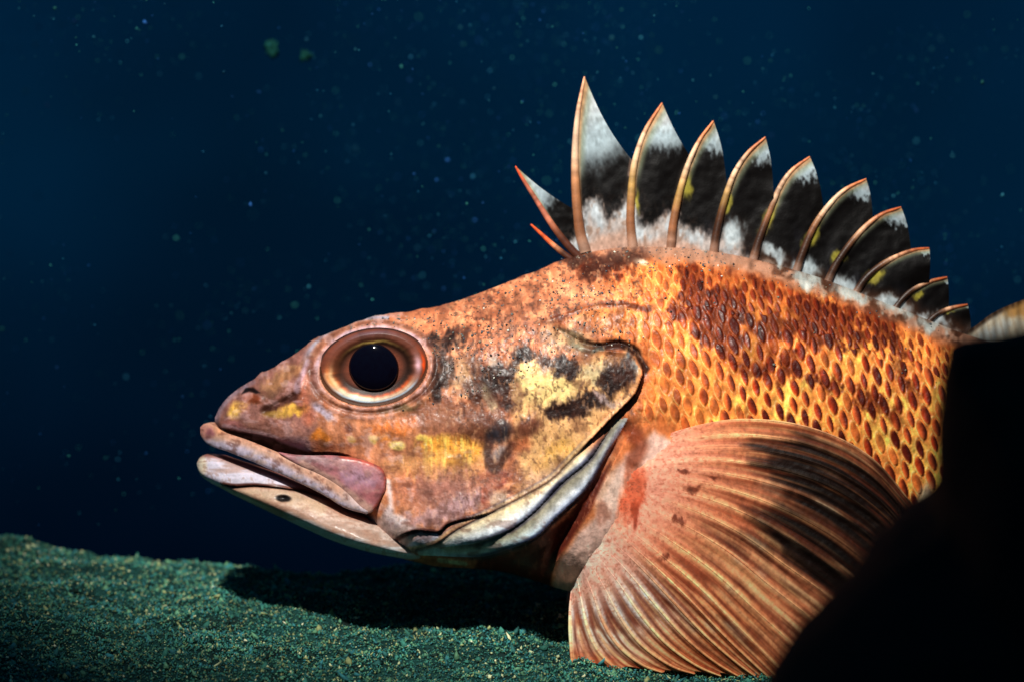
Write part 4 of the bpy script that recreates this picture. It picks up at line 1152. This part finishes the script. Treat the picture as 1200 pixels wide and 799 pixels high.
# ------------------------------------------------------------------ dark rock in the foreground, unlit
ROCK = [(1340, 380), (1260, 388), (1200, 397), (1150, 400), (1128, 409), (1114, 424), (1108, 460), (1105, 510), (1104, 560), (1106, 600), (1096, 630), (1050, 664), (1002, 706), (952, 752), (914, 792), (884, 840), (850, 900), (845, 980), (870, 1080), (1000, 1130), (1300, 1140), (1600, 1110), (1760, 960), (1780, 780), (1720, 580), (1600, 450), (1460, 395), (1340, 380)]
n = 320
rc = catmull(ROCK, n)[:-1]; n -= 1
rc[:, 0] += 3.0 * fbm(np.arange(n) * 1.0, np.zeros(n), 6, 1, 3, 501); rc[:, 1] += 3.0 * fbm(np.arange(n) * 1.0, np.ones(n) * 5, 6, 1, 3, 502)
RY = -0.36
sil = at_y(rc[:, 0], rc[:, 1], RY)
cen = at_y(1340, 800, RY)
rings = []
for y_, k_ in ((RY + .105, .02), (RY + .10, .25), (RY + .085, .55), (RY + .06, .78), (RY + .03, .93), (RY, 1.0), (RY - .02, .975), (RY - .05, .90), (RY - .08, .74), (RY - .10, .45), (RY - .105, .02)):
    p = cen + (sil - cen) * k_; p = p.copy(); p[:, 1] = y_
    rings.append(p)
rv = np.array(rings)
idx = np.linspace(0, len(rings) - 1, 70); lo = np.clip(np.floor(idx).astype(int), 0, len(rings) - 2); fr = (idx - lo)[:, None, None]
rv = rv[lo] * (1 - fr) + rv[lo + 1] * fr
nzr = fbm(rv[..., 0] + rv[..., 1] * .7, rv[..., 2] + rv[..., 1] * .4, .03, .03, 4, 505)
dirn = rv - np.array([cen[0], RY, cen[2]]); dirn /= np.linalg.norm(dirn, axis=-1)[..., None]
amp = 0.006 * np.clip(np.abs(idx - 5) / 2, 0, 1)[:, None, None]
rv = rv + dirn * nzr[..., None] * amp
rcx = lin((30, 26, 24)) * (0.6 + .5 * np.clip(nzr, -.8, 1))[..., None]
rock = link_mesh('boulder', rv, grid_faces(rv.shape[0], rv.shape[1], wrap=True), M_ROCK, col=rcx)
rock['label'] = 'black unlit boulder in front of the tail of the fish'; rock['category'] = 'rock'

# ------------------------------------------------------------------ specks drifting in the water
rng = np.random.RandomState(12)
N = 12000
y_ = rng.uniform(0.04, 0.42, N)
pxs = rng.uniform(-40, 1240, N); pys = -30 + 700 * rng.rand(N) ** 1.35
pos = at_y(pxs, pys, y_)
keepm = rng.rand(N) < np.clip(.6 + 1.2 * fbm(pxs, pys, 170, 130, 3, 611), .06, 1)
pos = pos[keepm]
pos = pos[pos[:, 2] > 0.012]; N = len(pos)
s = (0.00014 + 0.00012 * rng.rand(N) + 0.0005 * rng.rand(N) ** 14)
cols = lin(np.array([(36, 96, 116), (28, 80, 108), (44, 112, 110), (28, 70, 124)]))[rng.randint(0, 4, N)] * (.7 + 1.6 * rng.rand(N) ** 2)[:, None]
V, F, C = grains(pos, s, cols, 1.0, rng)
sn = link_mesh('suspended_specks', V, F, M_SNOW, col=C); sn['kind'] = 'stuff'
sn['label'] = 'tiny pale specks drifting in the dark blue water'; sn['category'] = 'specks'
for (cx, cy, yy, sz, lab) in ((318, 57, .12, 9, 'larger ragged green flake drifting in the water'), (358, 66, .12, 7, 'smaller green flake drifting beside the larger ragged one')):
    k_ = 26
    ox = rng.randn(k_) * sz * .42; oy = rng.randn(k_) * sz * .42
    c0 = at_y(cx, cy, yy)
    # one lumpy closed flake
    th = np.linspace(0, 2 * np.pi, 36, endpoint=False); phi = np.linspace(.02, np.pi - .02, 18)
    TT, PP = np.meshgrid(th, phi)
    rr = sz * K * np.clip(.75 + 1.5 * fbm(np.sin(PP) * np.cos(TT) * 3 + cx, np.cos(PP) * 3 + np.sin(PP) * np.sin(TT) * 2, .9, .9, 4, 601 + cx, .75), .12, 2)
    Vv = np.stack([rr * np.sin(PP) * np.cos(TT), .5 * rr * np.sin(PP) * np.sin(TT), 1.1 * rr * np.cos(PP)], -1)
    o = link_mesh('drifting_flake', Vv, grid_faces(18, 36, wrap=True), M_SNOW, col=lin((18, 78, 72)) * (.7 + .4 * fbm(TT * 3, PP * 3, .8, .8, 2, 609)[..., None]))
    o.location = c0; o['label'] = lab; o['category'] = 'flake'; o['group'] = 'flakes adrift in the water'
